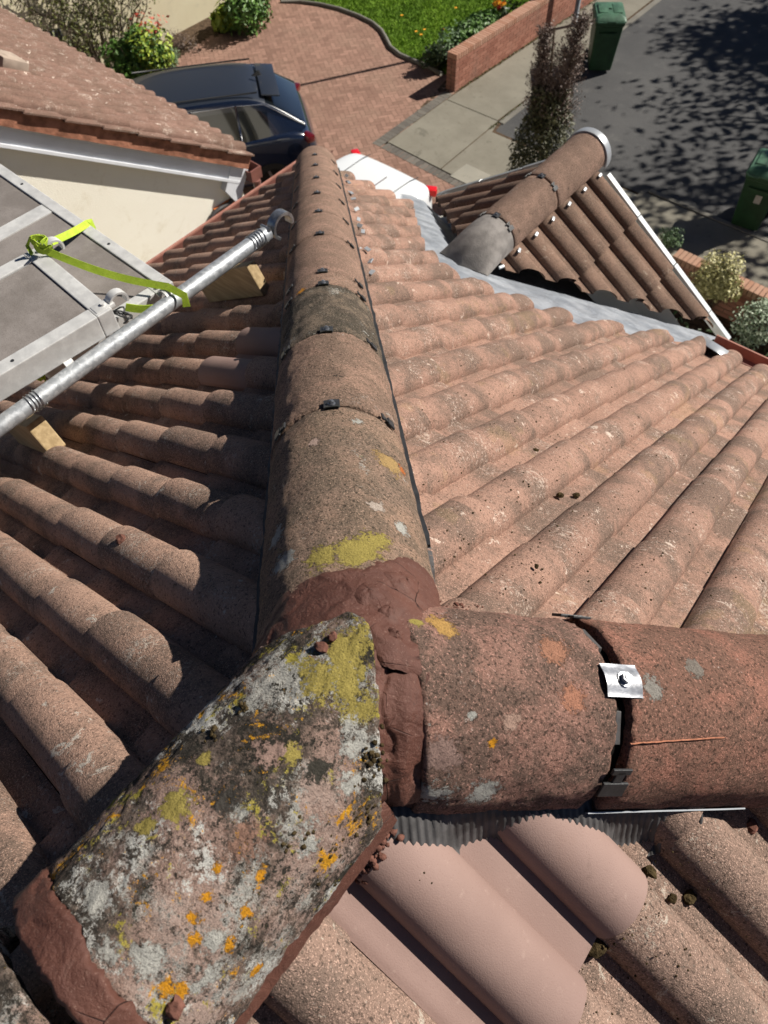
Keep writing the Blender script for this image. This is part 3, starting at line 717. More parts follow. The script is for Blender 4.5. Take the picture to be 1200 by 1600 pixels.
sAf = 1 if frame_of(DA)[1].x > 0 else -1                         # side of A facing the front slope
rib_strip(DA, sAf, .14, 4.1, FF, phF_u, w1=.022, step=.004)
rib_strip(DA, -sAf, .0, 4.1, FL, phL_u, w1=.026, step=.004)
# flat black tray edge beside hip A on the front side, pale batten foil beside hip B
def edge_bar(d_, side, s0, s1, R, w, hz, mat, name, label=None, th=.003):
    d, a, b = frame_of(d_); m = MB(); n_ = max(2, int((s1 - s0) / .03))
    m.ribbon([d * lerp(s0, s1, i / n_) + a * side * (R + w/2 + .004 * nz(i * .5, side)) + Vector((0, 0, hz + .003 * nz(i * .7, 9))) for i in range(n_ + 1)], w, a, th)
    return m.build(name, mat, house, label=label)
edge_bar(DA, sAf, .30, 4.1, RA - .006, .013, .012, M['black'], 'ridge_tray')
edge_bar(DA, -sAf, .1, 4.1, RA - .006, .012, .004, M['rib'], 'ridge_tray')
fo = MB(); fo.ribbon([dB * s + aB * sB * (RA + .004) + Vector((0, 0, .0 - .004 + .002 * nz(s * 20))) for s in [.30 + .03 * i for i in range(10)]], .014, (0, -.3, 1), .001)
fo.build('foil_strip', M['verge'], house)
# pale silver foil crumples under the far part of hip A on the front side
ff = MB(); rnd = random.Random(3)
for s in [x * .09 for x in range(22, 45)]:
    p = dA * (s + rnd.uniform(-.02, .02)) + aA * sAf * (RA + .02); q = on_slope(FF, phF_u, p.x, p.y, .006)
    Mx = Matrix.Rotation(rnd.uniform(0, 3), 3, 'Z') @ Matrix.Rotation(rnd.uniform(-.6, .6), 3, 'X'); ff.box(q, (.012, .008, .002), Mx)
ff.build('foil_edge', M['verge'], house, kind='stuff')

# ------------------------------------------------------------------ clips
def screw(mb_dome, c, n_, r=.0065, h=.006):
    t1 = n_.cross(Vector((0, 1, 0)));  t1 = (t1 if t1.length > .1 else n_.cross(Vector((1, 0, 0)))).normalized(); t2 = n_.cross(t1)
    for rr, z0_, z1_, k in ((r * 1.35, 0, .0015, 20), (r, .0015, h, 6), (r * .62, h, h + .0015, 12)):
        P = [[c + n_ * z + (t1 * math.cos(q) + t2 * math.sin(q)) * (rr if e else 0.0001) for q in [2*PI*j/k for j in range(k)]] for z, e in ((z0_, 1), (z1_, 1), (z1_, 0))]
        mb_dome.grid(P, closeu=True)
def clip_at(d_, s, deg, kind, R=RA, sc=1., parent=house, label=None, o=(0, 0, 0)):
    d, a, b = frame_of(d_); q = math.radians(deg); n_ = (a * math.cos(q) + b * math.sin(q)); t_ = d.cross(n_).normalized()
    c = Vector(o) + d * s + n_ * (R + .004); Mx = Matrix((d, t_, n_)).transposed(); m = MB()
    if kind == 'top':
        P = [[c + d * x * sc + t_ * y * sc + n_ * (.0008 - .7 * (y * sc) ** 2 / R * 1.0 + (.002 if abs(x) > .01 else 0)) for y in (-.017, -.008, 0, .008, .017)] for x in (-.018, -.006, .006, .018)]
        m.grid(P); m.grid([[p - n_ * .0025 for p in r][::-1] for r in P]); o_ = m.build('ridge_clip', M['black'], parent, label=label)
        s_ = MB(); screw(s_, c + n_ * .001, n_, .0062 * sc); s_.build('screw', M['steel'], o_, smooth=True, angle=30)
    elif kind == 'steel':
        P = [[c + d * x * sc + t_ * y * sc + n_ * (.002 - .6 * (y * sc) ** 2 / R + .0013 * math.cos(y * 170) + .001 * nz(x * 90, y * 90)) for y in [-.021 + .003 * j for j in range(15)]] for x in (-.027, -.025, -.009, .009, .025, .027)]
        m.grid(P); m.grid([[p - n_ * .0014 for p in r][::-1] for r in P]); o_ = m.build('ridge_clip', M['steel'], parent, smooth=True, label=label)
        s_ = MB(); screw(s_, c + n_ * .003, n_, .0072, .008); s_.build('screw', M['steel'], o_, smooth=True, angle=30)
    else:
        m.box(c + n_ * .001, (.017 * sc, .010 * sc, .002), Mx, .001); m.box(c - t_ * .014 * sc * kind, (.006 * sc, .013 * sc, .0018), Mx, .001)
        m.box(c - t_ * .026 * sc * kind, (.013 * sc, .004 * sc, .0018), Mx, .001); m.build('side_clip', M['black'], parent, label=label)
for k, s in enumerate(sA[1:-1]):
    clip_at(DA, s - .003, 90, 'top', sc=.85, label='black square clip with steel screw at the crest' if k == 0 else None)
    clip_at(DA, s - .003, 90 - 52 * sAf, sAf * 1.0, sc=.8); clip_at(DA, s - .003, 90 + 52 * sAf, -sAf * 1.0, sc=.8)
clip_at(DB, .302, 88, 'steel', label='crumpled bright steel clip with screw bridging the gap')
clip_at(DB, .302, 90 - 63 * sB, sB * 1.0, sc=1.1); clip_at(DB, .302, 90 + 62 * sB, -sB * 1.0, sc=1.1)
m = MB(); cc = cyl(DB, (0, 0, 0), RA - .010, .296, 90 - 28 * sB); d, a, b = frame_of(DB); nn = (cc - d * cc.dot(d)).normalized()
m.box(cc, (.004, .020, .004), Matrix((d, d.cross(nn), nn)).transposed(), .001); m.build('union_tab', M['rib'], house); m = MB(); cc = cyl(DB, (0, 0, 0), RA - .010, .296, 90 + 32 * sB); nn = (cc - d * cc.dot(d)).normalized()
m.box(cc, (.004, .022, .004), Matrix((d, d.cross(nn), nn)).transposed(), .001); m.build('union_tab', M['rib'], house)

# ------------------------------------------------------------------ gable over the bay, with its lead valleys
GX, GT, GZ0, GY = -1.33, .68, -1.40, 3.36; gp = math.atan(GT); cg, sg = math.cos(gp), math.sin(gp); GW = 1.05
def vcut(x): # where gable tiles stop, just above the main slope
    return (-(GZ0 - GT * abs(x - GX)) + OFF + .055) / T
gO = Vector((GX, 0, GZ0 - .01))
FGR = (gO, (0, 1, 0), (cg, 0, -sg), (sg, 0, cg)); FGL = (gO, (0, -1, 0), (-cg, 0, -sg), (-sg, 0, cg))
y_first = GY - .01
nrmR = Vector((GT / T, -1, 0)).normalized()
for fr, sgn, lab in ((FGR, 1, 'right slope of the small gable roof, long brown rolls'), (FGL, -1, 'shaded left slope of the small gable roof')):
    ush = (y_first - 6 * TW) if sgn > 0 else -(y_first) - 0 * TW
    mg, _ = tile_field(fr, range(0, 5), range(0, 6), .33, .10 + .33, ush, 60 + sgn, THK=.017, hs=.72)
    yv0 = (-GZ0 + OFF + .040) / T
    mg = clip_mb(mg, [((GX, yv0, 0), (sgn * GT / T, -1, 0)), ((GX + sgn * (GW if sgn > 0 else GW - .12), 0, 0), (sgn, 0, 0)), ((0, GY, 0), (0, 1, 0)), ((GX, 0, 0), (-sgn, 0, 0))])
    mg.build('gable_slope', M['tile_gable'], house, smooth=True, angle=38, label=lab)
DG = Vector((0, 1, 0)); GO = Vector((GX, 0, GZ0 - .005)); RG = .117
mG = ridge_mat('gable_ridge', (.29, .19, .145), (.25, .165, .125), (.16, .11, .085), .6, .01, 0, 0, 8.8)
g1 = ridge_piece(GO, DG, 2.50, 2.885, RG, mG, nsec=32, seed=71, label='gable ridge tile nearest its grey hood end')
g2 = ridge_piece(GO, DG, 2.895, GY + .01, RG + .001, mG, nsec=32, seed=72, label='outer gable ridge tile behind the grey end cap')
# flared grey tile where the gable ridge runs into the roof
def flare(q): return -.02 - .05 * (math.cos(q) ** 2)
P = []; fl = MB(); d, a, b = frame_of(DG)
for k in range(33):
    q = PI * k / 32; row = []; 
    for m_ in range(13):
        f = m_ / 12; s = lerp(2.49, 2.21 + .03 * abs(math.cos(q)), f); r = RG * (1 + .16 * f ** 1.5)
        row.append(GO + DG * s + a * math.cos(q) * r + b * (math.sin(q) * RG * (1 - .93 * f ** 2.6) + .01 * f - .006 * f * f))
    P.append(row)
fl.grid(P); fl.grid([[p - Vector((0, 0, .014)) for p in r][::-1] for r in P]); fl.grid([[r[-1] for r in P], [r[-1] - Vector((0, 0, .014)) for r in P]])
fl.build('ridge_hood', M['grey_cap'], house, smooth=True, angle=40, label='flared plain grey end tile of the gable ridge')
for s in (2.89, 2.497):
    clip_at(DG, s, 90, 'top', R=RG, sc=.9, o=GO); clip_at(DG, s, 90 - 45, 1., R=RG, o=GO); clip_at(DG, s, 90 + 45, -1., R=RG, o=GO)
m = MB(); m.grid([[GO + DG * s + (a * math.cos(q) + b * math.sin(q)) * (RG - .016) for q in [PI * j / 16 for j in range(17)]] for s in (2.4, 3.3)]); m.build('joint_liner', M['gap'], house, smooth=True)
# half round end cap
ec = MB(); P = []
for s, r in ((GY - .005, RG + .010), (GY + .01, RG + .012), (GY + .038, RG + .010), (GY + .042, RG - .01), (GY + .044, .02)):
    P.append([GO + DG * s + (a * math.cos(q) + b * math.sin(q)) * r for q in [PI * (j / 24 * 1.12 - .06) for j in range(25)]])
ec.grid(P); P2 = [[GO + DG * (GY - .005) + (a * math.cos(q) + b * math.sin(q)) * r for q in [PI * (j / 24 * 1.12 - .06) for j in range(25)]] for r in (RG + .010, RG - .004)]
ec.grid(P2); ec.build('end_cap', M['verge'], house, smooth=True, angle=40, label='pale grey half round end cap')
# verge trims, stepped lengths each side
for sgn in (1, -1):
    n0 = .10
    for k in range(4):
        v0 = n0 + k * .33 if k else .15; v1 = n0 + (k + 1) * .33 - .005
        if v0 * cg > (GW if sgn > 0 else GW - .12): break
        v1 = min(v1, ((GW if sgn > 0 else GW - .12) + .01) / cg); c0 = gO + Vector((sgn * cg * v0, GY + .012, -sg * v0)); c1 = gO + Vector((sgn * cg * v1, GY + .012, -sg * v1))
        n3 = Vector((sgn * sg, 0, cg)); dd = (c1 - c0).normalized(); mid = (c0 + c1) / 2 + n3 * (.030 - .002 * (k % 2))
        Mx = Matrix((dd, Vector((0, 1, 0)), dd.cross(Vector((0, 1, 0))))).transposed(); v = MB()
        v.box(mid, ((c1 - c0).length / 2, .015, .006), Mx, .002); v.box(mid + Vector((0, .017, 0)) - n3 * .03, ((c1 - c0).length / 2, .004, .034), Mx, .002)
        v.build('verge_trim', M['verge_white'] if sgn > 0 else M['verge'], house)
# foil wads tucked beneath the gable ridge on each roll
rnd = random.Random(5)
for k in range(7):
    yy = GY - .01 - RC2 * 0 - .05 - k * .154; p = GO + Vector((RG + .012, 0, 0)); p.y = yy; p.z = GZ0 - GT * (RG + .012) + .045
    if yy > vcut(p.x) - .25: fo = MB(); fo.box(p, (.008, .015, .005), Matrix.Rotation(rnd.uniform(-.4, .4), 3, 'Z') @ Matrix.Rotation(.5, 3, 'Y'), .003); fo.build('foil_wad', M['verge'], house)
# debris in the verge gutter line
# gable wall and fill under the tiles
gw = MB(); gw.v = [(GX - GW + .1, GY - .06, GZ0 - GT * (GW - .1) - .12), (GX + GW - .1, GY - .06, GZ0 - GT * (GW - .1) - .16), (GX, GY - .06, GZ0 - .08), (GX - GW + .1, GY - .06, GZ), (GX + GW - .1, GY - .06, GZ),
    (GX - GW + .1, 3.1, GZ0 - GT * (GW - .1) - .3), (GX + GW - .1, 3.1, GZ0 - GT * (GW - .1) - .3), (GX, 2.8, GZ0 - .12), (GX - GW + .1, 2.95, GZ), (GX + GW - .1, 2.95, GZ)]
gw.f = [(0, 1, 2), (0, 3, 4, 1), (3, 0, 5, 8), (1, 4, 9, 6), (0, 2, 7, 5), (2, 1, 6, 7)]; gw.c = [.5] * 6; gw.m = [0] * 6
gw.build('bay_wall', M['render'], house)
# lead: one dressed sheet lying on the slope around the gable
ld = MB(); lp = cutp; nx_, ny_ = 110, 105; vid = {}
for i in range(nx_ + 1):
    for j in range(ny_ + 1):
        x = lerp(-2.45, -.22, i / nx_); y = lerp(1.80, 3.30, j / ny_); z = OFF - T * y + .006
        z += .005 * nz(x * 9, y * 9) + .0035 * nz(x * 30, y * 22)
        dx = abs(x - GX); yv = vcut(x); z -= .055 * sstep(yv - .14, yv + .02, y)
        vid[i, j] = (x, y, z)
big = [(p[0] , p[1] - .05) for p in cutp]; big[0] = (big[0][0] - .06, 3.4); big[1] = (big[1][0] - .06, big[1][1]); big[2] = (big[2][0] - .06, big[2][1]); big[3] = (big[3][0] - .06, big[3][1]); big[-1] = (big[-1][0] + .02, 3.4)
idx = {}
for (i, j), p in vid.items(): idx[i, j] = ld.vert(p)
for i in range(nx_):
    for j in range(ny_):
        c = vid[i, j]
        if in_poly(c[0], c[1], big): ld.face((idx[i, j], idx[i+1, j], idx[i+1, j+1], idx[i, j+1]))
ld.build('lead_valley', M['lead'], house, smooth=True, label='wrinkled grey lead flashing lapping round the small gable')
# grey lead apron piece beside the gutter
q0 = hit(1088, 530, (0, T, 1), OFF + .03); m = MB(); P = []
for i in range(7):
    x, y = lerp(1092, 1132, i / 6), lerp(533, 558, i / 6); p = hit(x, y, (0, T, 1), OFF + .04 + .012 * math.sin(i / 6 * PI)); P.append([p + Vector((-.02, .16, -.10)) + Vector((0, 0, .03 * math.sin(i))) * 0, p + Vector((0, .05, .0)), p])
m.grid(P); m.grid([[p - Vector((0, 0, .004)) for p in r][::-1] for r in P]); m.build('gutter_apron', M['verge'], house, smooth=True)
adopt(house)
# ------------------------------------------------------------------ scaffold tube, blocks, decks and strap on the left
TX, TZ = -1.40, -.632
def onx(x, y, X=TX): return hit(x, y, (1, 0, 0), X)
y_end = onx(418, 362).y
tube = empty('scaffold_tube', (TX, y_end, TZ), 'galvanised scaffold tube resting on timber blocks over the left eaves', 'scaffold tube')
m = MB(); R_ = .02415; seg = [(y_end, R_), (y_end - .004, R_), (-1.2, R_)]
m.tube([(TX, y, TZ) for y in (y_end - .0, .8, .2, -.6, -1.4)], R_, 32, caps=False); m.tube([(TX, y, TZ) for y in (-1.4, y_end)], R_ - .004, 24, caps=False)
m.grid([[Vector((TX + math.cos(q) * r, y_end, TZ + math.sin(q) * r)) for q in [2*PI*i/24 for i in range(24)]] for r in (R_, R_ - .004)], closeu=True)
m.build('tube_body', M['galv'], tube, smooth=True, angle=40)
def wire(mb, cy, cx, cz, r, turns, wr=.0016, spread=.01, wob=.002, sd=0):
    pts = []
    for i in range(int(turns * 20)):
        q = 2 * PI * i / 20; pts.append((cx + math.cos(q) * (r + wob * nz(i * .3, sd)), cy + spread * (i / (turns * 20) - .5) * 2 + wob * nz(i * .2, sd + 4), cz + math.sin(q) * (r + wob * nz(i * .25, sd + 9))))
    mb.tube(pts, wr, 6)
for yy_, nt_, sp__, sd_ in ((y_end - .05, 5, .03, 1), (onx(58, 632).y, 4, .02, 4)):
    m = MB(); wire(m, yy_, TX, TZ, R_ + .0025, nt_, spread=sp__, sd=sd_); m.build('binding_wire', M['steel'], tube, smooth=True)
# end hook: an open coupler jaw on the end of the tube
m = MB(); c = Vector((TX, y_end + .055, TZ)); pts = []
for i in range(18):
    q = math.radians(-60 + 255 * i / 17); pts.append(c + Vector((.006, -.042 * math.cos(q) * 1.0, .042 * math.sin(q))))
m.ribbon([p for p in pts], .032, (1, 0, 0), .005); m.box((TX, y_end + .004, TZ), (.012, .014, .014), None, .003); m.tube([(TX - .02, y_end - .005, TZ + .02), (TX + .02, y_end - .005, TZ + .02)], .006, 8)
m.build('end_hook', M['steel'], tube, smooth=True, angle=40)
adopt(tube)
def roofL(x): return OFF + T * x
def block(nm, cy, x0, x1, label, hgt, w=.045):
    m = MB(); zt = TZ - R_ - .002
    b = bmesh.new(); L_ = (x1 - x0)
    # a length of timber lying up the slope on the rolls, top face under the tube
    base = Vector(((x0 + x1) / 2, cy, 0)); zc = roofL(base.x) + .055
    dvec = Vector((cp, 0, sp_)); nvec = Vector((-sp_, 0, cp)); side = Vector((0, 1, 0))
    cen = Vector((base.x, cy, zc)) + nvec * (hgt / 2); Mx = Matrix((dvec, side, nvec)).transposed()
    m.box(cen, (L_ / 2 / cp, w, hgt / 2), Mx, .004)
    m.build(nm, M['wood'], None, label=label, cat='timber block', group='timber blocks under the scaffold tube')
y1 = onx(385, 395).y; y2 = onx(60, 655).y
block('timber_block', y1 + .03, TX - .30, TX + .03, 'long pale timber lying up the slope under the far hooked end of the scaffold tube', .112, .020)
block('timber_block', y2 - .0, TX - .24, TX + .005, 'short timber block with cut end under the near part of the scaffold tube', .11, .028)

# decks
DZ1 = TZ + .012
A1 = hit(270, 440, (0, 0, 1), DZ1); B1 = hit(88, 585, (0, 0, 1), DZ1)
def deck(name, A, B, longdir, length, zt, label, depth=.075, fw=.038, group='scaffold decks', cross=(.9,)):
    """A,B: the two corners of the short end (top surface); longdir unit vector; builds frame, board and hooks"""
    A = Vector((A.x, A.y, zt)); B = Vector((B.x, B.y, zt)); e = (B - A); w = e.length; e.normalize(); ld_ = Vector(longdir).normalized(); up = Vector((0, 0, 1))
    root = empty(name, (A + B) / 2 - up * depth, label, 'scaffold deck', group)
    Mx = Matrix((ld_, e, ld_.cross(e))).transposed()
    def bar(c, h, bev=.003): fr.box(c - up * 0, h, Mx, bev)
    fr = MB()
    mid = (A + B) / 2
    bar(mid + ld_ * fw / 2 - up * depth / 2, (fw / 2, w / 2, depth / 2))
    bar(mid + ld_ * (length - fw / 2) - up * depth / 2, (fw / 2, w / 2, depth / 2))
    for sgn in (-1, 1):
        bar(mid + e * sgn * (w / 2 - fw / 2) + ld_ * (length / 2) - up * (depth / 2 - .0), (length / 2 - fw - .001, fw / 2, depth / 2))
    fr.build('deck_frame', M['alum'], root)
    bd = MB(); bd.box(mid + ld_ * length / 2 - up * .012, (length / 2 - fw - .002, w / 2 - fw - .002, .006), Mx); bd.build('deck_board', M['ply'], root)
    cb = MB()
    for c in cross: cb.box(mid + ld_ * c - up * .006, (.03, w / 2 - fw - .003, .0045), Mx, .001)
    if cross: cb.build('cross_strip', M['alum'], root)
    for s_ in (.3, .8, 1.3):
        for sgn in (-1, 1): rv = MB(); rv.tube([mid + ld_ * s_ + e * sgn * (w/2 - fw/2) - up * .001, mid + ld_ * s_ + e * sgn * (w/2 - fw/2) + up * .0012], .005, 10); rv.build('rivet', M['black'], root)
    return root, A, B, e, ld_
def hook(root, c, out, lat, mat=None, up=Vector((0, 0, 1)), label=None):
    """curved hook plate reaching out over a 48 mm tube"""
    m = MB(); pts = []
    for i in range(12):
        q = math.radians(160 - 190 * i / 11); pts.append(c + out * (.034 + .028 * math.cos(q)) + up * (.026 * math.sin(q) - .008))
    m.ribbon(pts, .026, lat, .003); m.box(c - out * .012 - up * .004, (.03, .018, .006), Matrix((out, lat, out.cross(lat))).transposed(), .002)
    m.tube([c - out * .01 + up * .0 , c - out * .01 + up * .008], .007, 10)
    m.build('hook', mat or M['alum'], root, smooth=True, angle=40, label=label)
ldir = (hit(0, 255, (0, 0, 1), DZ1) - A1); ldir.z = 0
shortv = (B1 - A1); shortv.z = 0; shortv.normalize(); ld1 = Vector((ldir.x, ldir.y, 0)).normalized(); ld1 = (ld1 - shortv * ld1.dot(shortv)).normalized()
ld1 = Vector((ldir.x, ldir.y, 0)).normalized(); e1 = Vector((-ld1.y, ld1.x, 0)); e1 = e1 if e1.dot(shortv) > 0 else -e1
w1 = (B1 - A1).length
d1, A1_, B1_, e1v, l1v = deck('scaffold_deck', A1, A1 + e1 * w1, ld1, 2.1, DZ1, 'lower aluminium framed plywood deck hooked onto the scaffold tube', cross=(.62,))
for p in (A1_ + e1 * .05, B1_ - e1 * .05): hook(d1, p, -ld1, e1)
# join the ends of the tube side hooks
adopt(d1)
DZ2 = DZ1 + .088
A2 = hit(175, 482, (0, 0, 1), DZ2); B2 = hit(58, 385, (0, 0, 1), DZ2); v2 = (B2 - A2); w2 = v2.length; v2.normalize()
ld2 = Vector((v2.y, -v2.x, 0)); ld2 = ld2 if ld2.y < 0 else -ld2
d2, A2_, B2_, e2v, l2v = deck('scaffold_deck', A2, B2, ld2, 1.9, DZ2, 'upper aluminium framed plywood deck lying loose across the lower one', fw=.048, cross=())
for p in (A2_ + v2 * .03, B2_ - v2 * .03): hook(d2, p, -ld2, v2)
adopt(d2)
# ratchet strap
strap = empty('ratchet_strap', hit(72, 392, (0, 0, 1), DZ2), 'bright lime green webbing strap knotted round the decks and tube', 'strap')
def web(*a_):
    st = MB(); st.ribbon(*a_); st.build('webbing', M['strap'], strap, smooth=True, angle=50)
upv = Vector((0, 0, 1)); K = hit(58, 388, (0, 0, 1), DZ2 + .02)
E1 = hit(138, 348, (0, 0, 1), DZ1 + .004); K2 = hit(72, 392, (0, 0, 1), DZ2 + .015)
T1 = hit(262, 448, (0, 0, 1), DZ1 + .03); T2 = hit(288, 462, (0, 0, 1), TZ + .03)
def sag(a, b, n=14, s=.02, tw=0): return [a.lerp(b, i / n) - upv * s * math.sin(PI * i / n) for i in range(n + 1)]
w_ = .022
web(sag(K2, T1, 16, .02) + [T2, T2 + Vector((.01, -.01, -.03))], w_, (.4, .6, .3), .0012)
web([E1 - upv * .08 + ld1 * .0 + Vector((0, .012, 0)), E1 + Vector((0, .010, .0))] + sag(E1, hit(80, 378, (0, 0, 1), DZ2 - .02), 6, .004), w_, (.5, -.8, 0), .0012)
F1 = hit(196, 480, (0, 0, 1), DZ1 + .02); F2 = hit(248, 481, (0, 0, 1), TZ - .0)
web(sag(F1, F2, 8, .006), w_ * 1.15, (0, .3, 1), .0012)
# knot
rk = random.Random(4); kc = K2 + Vector((-.005, 0, .02)); pts = []
for i in range(40):
    q = i / 39 * 4 * PI; pts.append(kc + Vector((.018 * math.cos(q), .016 * math.sin(q * 1.3), .018 * math.sin(q * .7) + .006 * math.cos(2 * q))))
web(pts, .016, (.2, .5, 1), .0012)
web([kc + Vector((-.01, 0, 0)), kc + Vector((-.03, .012, .01)), kc + Vector((-.055, .0, .004)), kc + Vector((-.06, -.02, -.02)), kc + Vector((-.03, -.03, -.03))], .012, (.3, .8, .4), .0012)
P0 = hit(28 + 2, 590, (0, 0, 1), TZ + .0)
q0 = hit(62, 582, (0, 0, 1), TZ - .03)
web([q0 + Vector((.018 * math.cos(q), .018 * math.sin(q), .012 * math.sin(2*q))) for q in [i * .5 for i in range(14)]] + [q0 + Vector((.03, -.02, -.05))], .010, (0, .3, 1), .001)
adopt(strap)
cd = MB(); c0 = hit(182, 486, (0, 0, 1), DZ1 + .02); pts = [c0 + Vector((.03 * math.cos(i * .55) + i * .0016, .018 * math.sin(i * .7), .012 * math.sin(i * .9))) for i in range(26)]
cd.tube(pts, .0028, 6); cd.build('tie_cord', M['black'], None, smooth=True, label='tangled thin black cord beside the lower hook of the decks', cat='cord')

# ------------------------------------------------------------------ crumbs of mortar and moss lying on the tiles
def rock(c, r, mat, name, label, cat, group, sd):
    b = bmesh.new(); bmesh.ops.create_icosphere(b, subdivisions=2, radius=1)
    for v in b.verts:
        k = 1 + .45 * nz(v.co.x * 1.3 + sd, v.co.y * 1.3, v.co.z * 1.3) + .25 * nz(v.co.x * 4 + sd, v.co.y * 4, v.co.z * 4); v.co = Vector((v.co.x * k * 1.2, v.co.y * k, v.co.z * k * .75)) * r
    m = MB(); m.addbm(b, Matrix.Translation(c) @ Matrix.Rotation(sd, 4, 'Z')); return m.build(name, mat, None, label=label, cat=cat, group=group)
def roof_hit(fr, phu, x, y):
    O, a, d, n = [Vector(q) for q in fr]; h = .02
    for _ in range(6): P = hit(x, y, n, n.dot(O) + h); h = tile_h(fr, phu, P) + .008
    return P
for x, y, r, lab in [(503, 1012, .0068, 'larger mortar crumb on yellow lichen at the top of the lichened ridge tile'), (520, 996, .005, 'smaller mortar crumb just above the larger one on yellow lichen'),
                     (275, 1573, .0075, 'brown crumb at the orange lichen near the bottom of the lichened ridge tile')]:
    rock(pxC(x, y) + Vector((0, 0, .003)), r, M['crumb'], 'mortar_crumb', lab, 'mortar crumb', 'crumbs of mortar on the roof', x * .1)
for x, y, r, fr, ph, lab, mt in [(753, 1330, .008, FR, phR_u, 'reddish crumb on the smooth pink replacement tile', 'crumb'), (1015, 1362, .008, FR, phR_u, 'moss clump right of the pink tile, lower one', 'moss'),
        (1172, 1292, .010, FR, phR_u, 'twisted crumb at the right edge under the short hip', 'crumb'), (1050, 1405, .006, FR, phR_u, 'left dark moss speck of the pair right of the pink tile', 'moss'), (1077, 1402, .009, FR, phR_u, 'right dark moss speck of the pair right of the pink tile', 'moss'),
        (875, 775, .007, FF, phF_u, 'left dark pellet of the pair on the front slope', 'moss'), (900, 775, .007, FF, phF_u, 'right dark pellet of the pair on the front slope', 'moss'),
        (837, 706, .008, FF, phF_u, 'black fleck in a front slope channel, above the pellet pair', 'moss'), (757, 1012, .005, FF, phF_u, 'tiny fleck above the short hip', 'moss'), (838, 886, .004, FF, phF_u, 'small pellet low in the channel of the front slope', 'moss'),
        (190, 845, .011, FL, phL_u, 'brown crumb standing on a roll of the left slope', 'crumb'), (930, 1478, .014, FR, phR_u, 'mossy wad wedged at the lower corner of the pink tile', 'moss')]:
    rock(roof_hit(fr, ph, x, y) + Vector((0, 0, .003)), r, M[mt], 'mortar_crumb' if mt == 'crumb' else 'moss_clump', lab, 'mortar crumb' if mt == 'crumb' else 'moss', 'crumbs of mortar on the roof' if mt == 'crumb' else 'moss clumps on the roof', x * .13)

def grit(name, pts, mat, kind='stuff', parent=None):
    m = MB()
    for c, r, sd in pts:
        b = bmesh.new(); bmesh.ops.create_icosphere(b, subdivisions=1, radius=1)
        for v in b.verts: k = 1 + .5 * nz(v.co.x * 1.5 + sd, v.co.y * 1.5, v.co.z * 1.5); v.co = Vector((v.co.x * k * 1.2, v.co.y * k, v.co.z * k * .6)) * r
        m.addbm(b, Matrix.Translation(c) @ Matrix.Rotation(sd, 4, 'Z'))
    o = m.build(name, mat, parent, kind=kind, smooth=True); return o
rg = random.Random(77); P = []
for cx_, cy_, sx_, sy_, k_ in [(585, 1180, 8, 20, 26), (570, 1260, 14, 22, 34), (520, 1330, 18, 22, 22), (412, 1150, 10, 8, 7), (440, 1325, 10, 8, 6), (480, 1300, 14, 10, 8), (330, 1150, 7, 7, 10), (380, 1110, 7, 6, 8)]:
    for _ in range(k_): P.append((pxC(cx_ + rg.gauss(0, sx_), cy_ + rg.gauss(0, sy_)), rg.uniform(.0012, .0032), rg.uniform(0, 6)))
grit('moss', P, M['moss'])
P = []
for _ in range(90):
    f = rg.random(); x, y = lerp(606, 545, f) + rg.gauss(0, 9), lerp(1290, 1400, f) + rg.gauss(0, 8); P.append((roof_hit(FR, phR_u, x, y) + Vector((0, 0, .002)), rg.uniform(.0015, .005), rg.uniform(0, 6)))
for _ in range(40): x, y = 700 + rg.gauss(0, 25), 948 + rg.gauss(0, 5); P.append((roof_hit(FF, phF_u, x, y), rg.uniform(.001, .003), rg.uniform(0, 6)))
for _ in range(50): x, y = rg.uniform(420, 470), lerp(1500, 1420, rg.random()) + rg.uniform(-10, 90); P.append((roof_hit(FR, phR_u, x, y), rg.uniform(.001, .0035), rg.uniform(0, 6)))
grit('mortar_droppings', P, M['crumb'])
P = []
for _ in range(420):
    x, y = rg.uniform(660, 1195), rg.uniform(560, 940); P.append((roof_hit(FF, phF_u, x, y) - Vector((0, 0, .0015)), rg.uniform(.0008, .0022), rg.uniform(0, 6)))
for _ in range(260):
    x, y = rg.uniform(640, 1195), rg.uniform(1300, 1595); P.append((roof_hit(FR, phR_u, x, y) - Vector((0, 0, .001)), rg.uniform(.0006, .0018), rg.uniform(0, 6)))
grit('roof_grit', P, M['moss'])

# ------------------------------------------------------------------ neighbour's house at the upper left
s_ = 6.2; NP = CAMP + ray(388, 238) * s_; NR = math.radians(-4)
nxv = Vector((math.cos(NR), math.sin(NR), 0)); nyv = Vector((-math.sin(NR), math.cos(NR), 0)); NT = .635; npi = math.atan(NT); cn, sn = math.cos(npi), math.sin(npi)
nb = empty('neighbour_house', (NP.x, NP.y, GZ), 'neighbouring house with sunlit cream rendered gable and orange brown tiled roof', 'house')
O_ = NP.copy(); O_.z -= .02
nd_ = nyv * cn - Vector((0, 0, sn)); nn_ = nyv * sn + Vector((0, 0, cn)); O2 = O_ - nd_ * 3.6
mbN, _ = tile_field((O2, -nxv, nd_, nn_), range(0, 13), range(0, 17), .285, 3.6 - 12 * .285, .0, 77, THK=.016)
mbN.build('roof_slope', M['tile_neigh'], nb, smooth=True, angle=38)
bx = MB()
def nloc(x, y, z): return NP + nxv * x + nyv * y + Vector((0, 0, z))
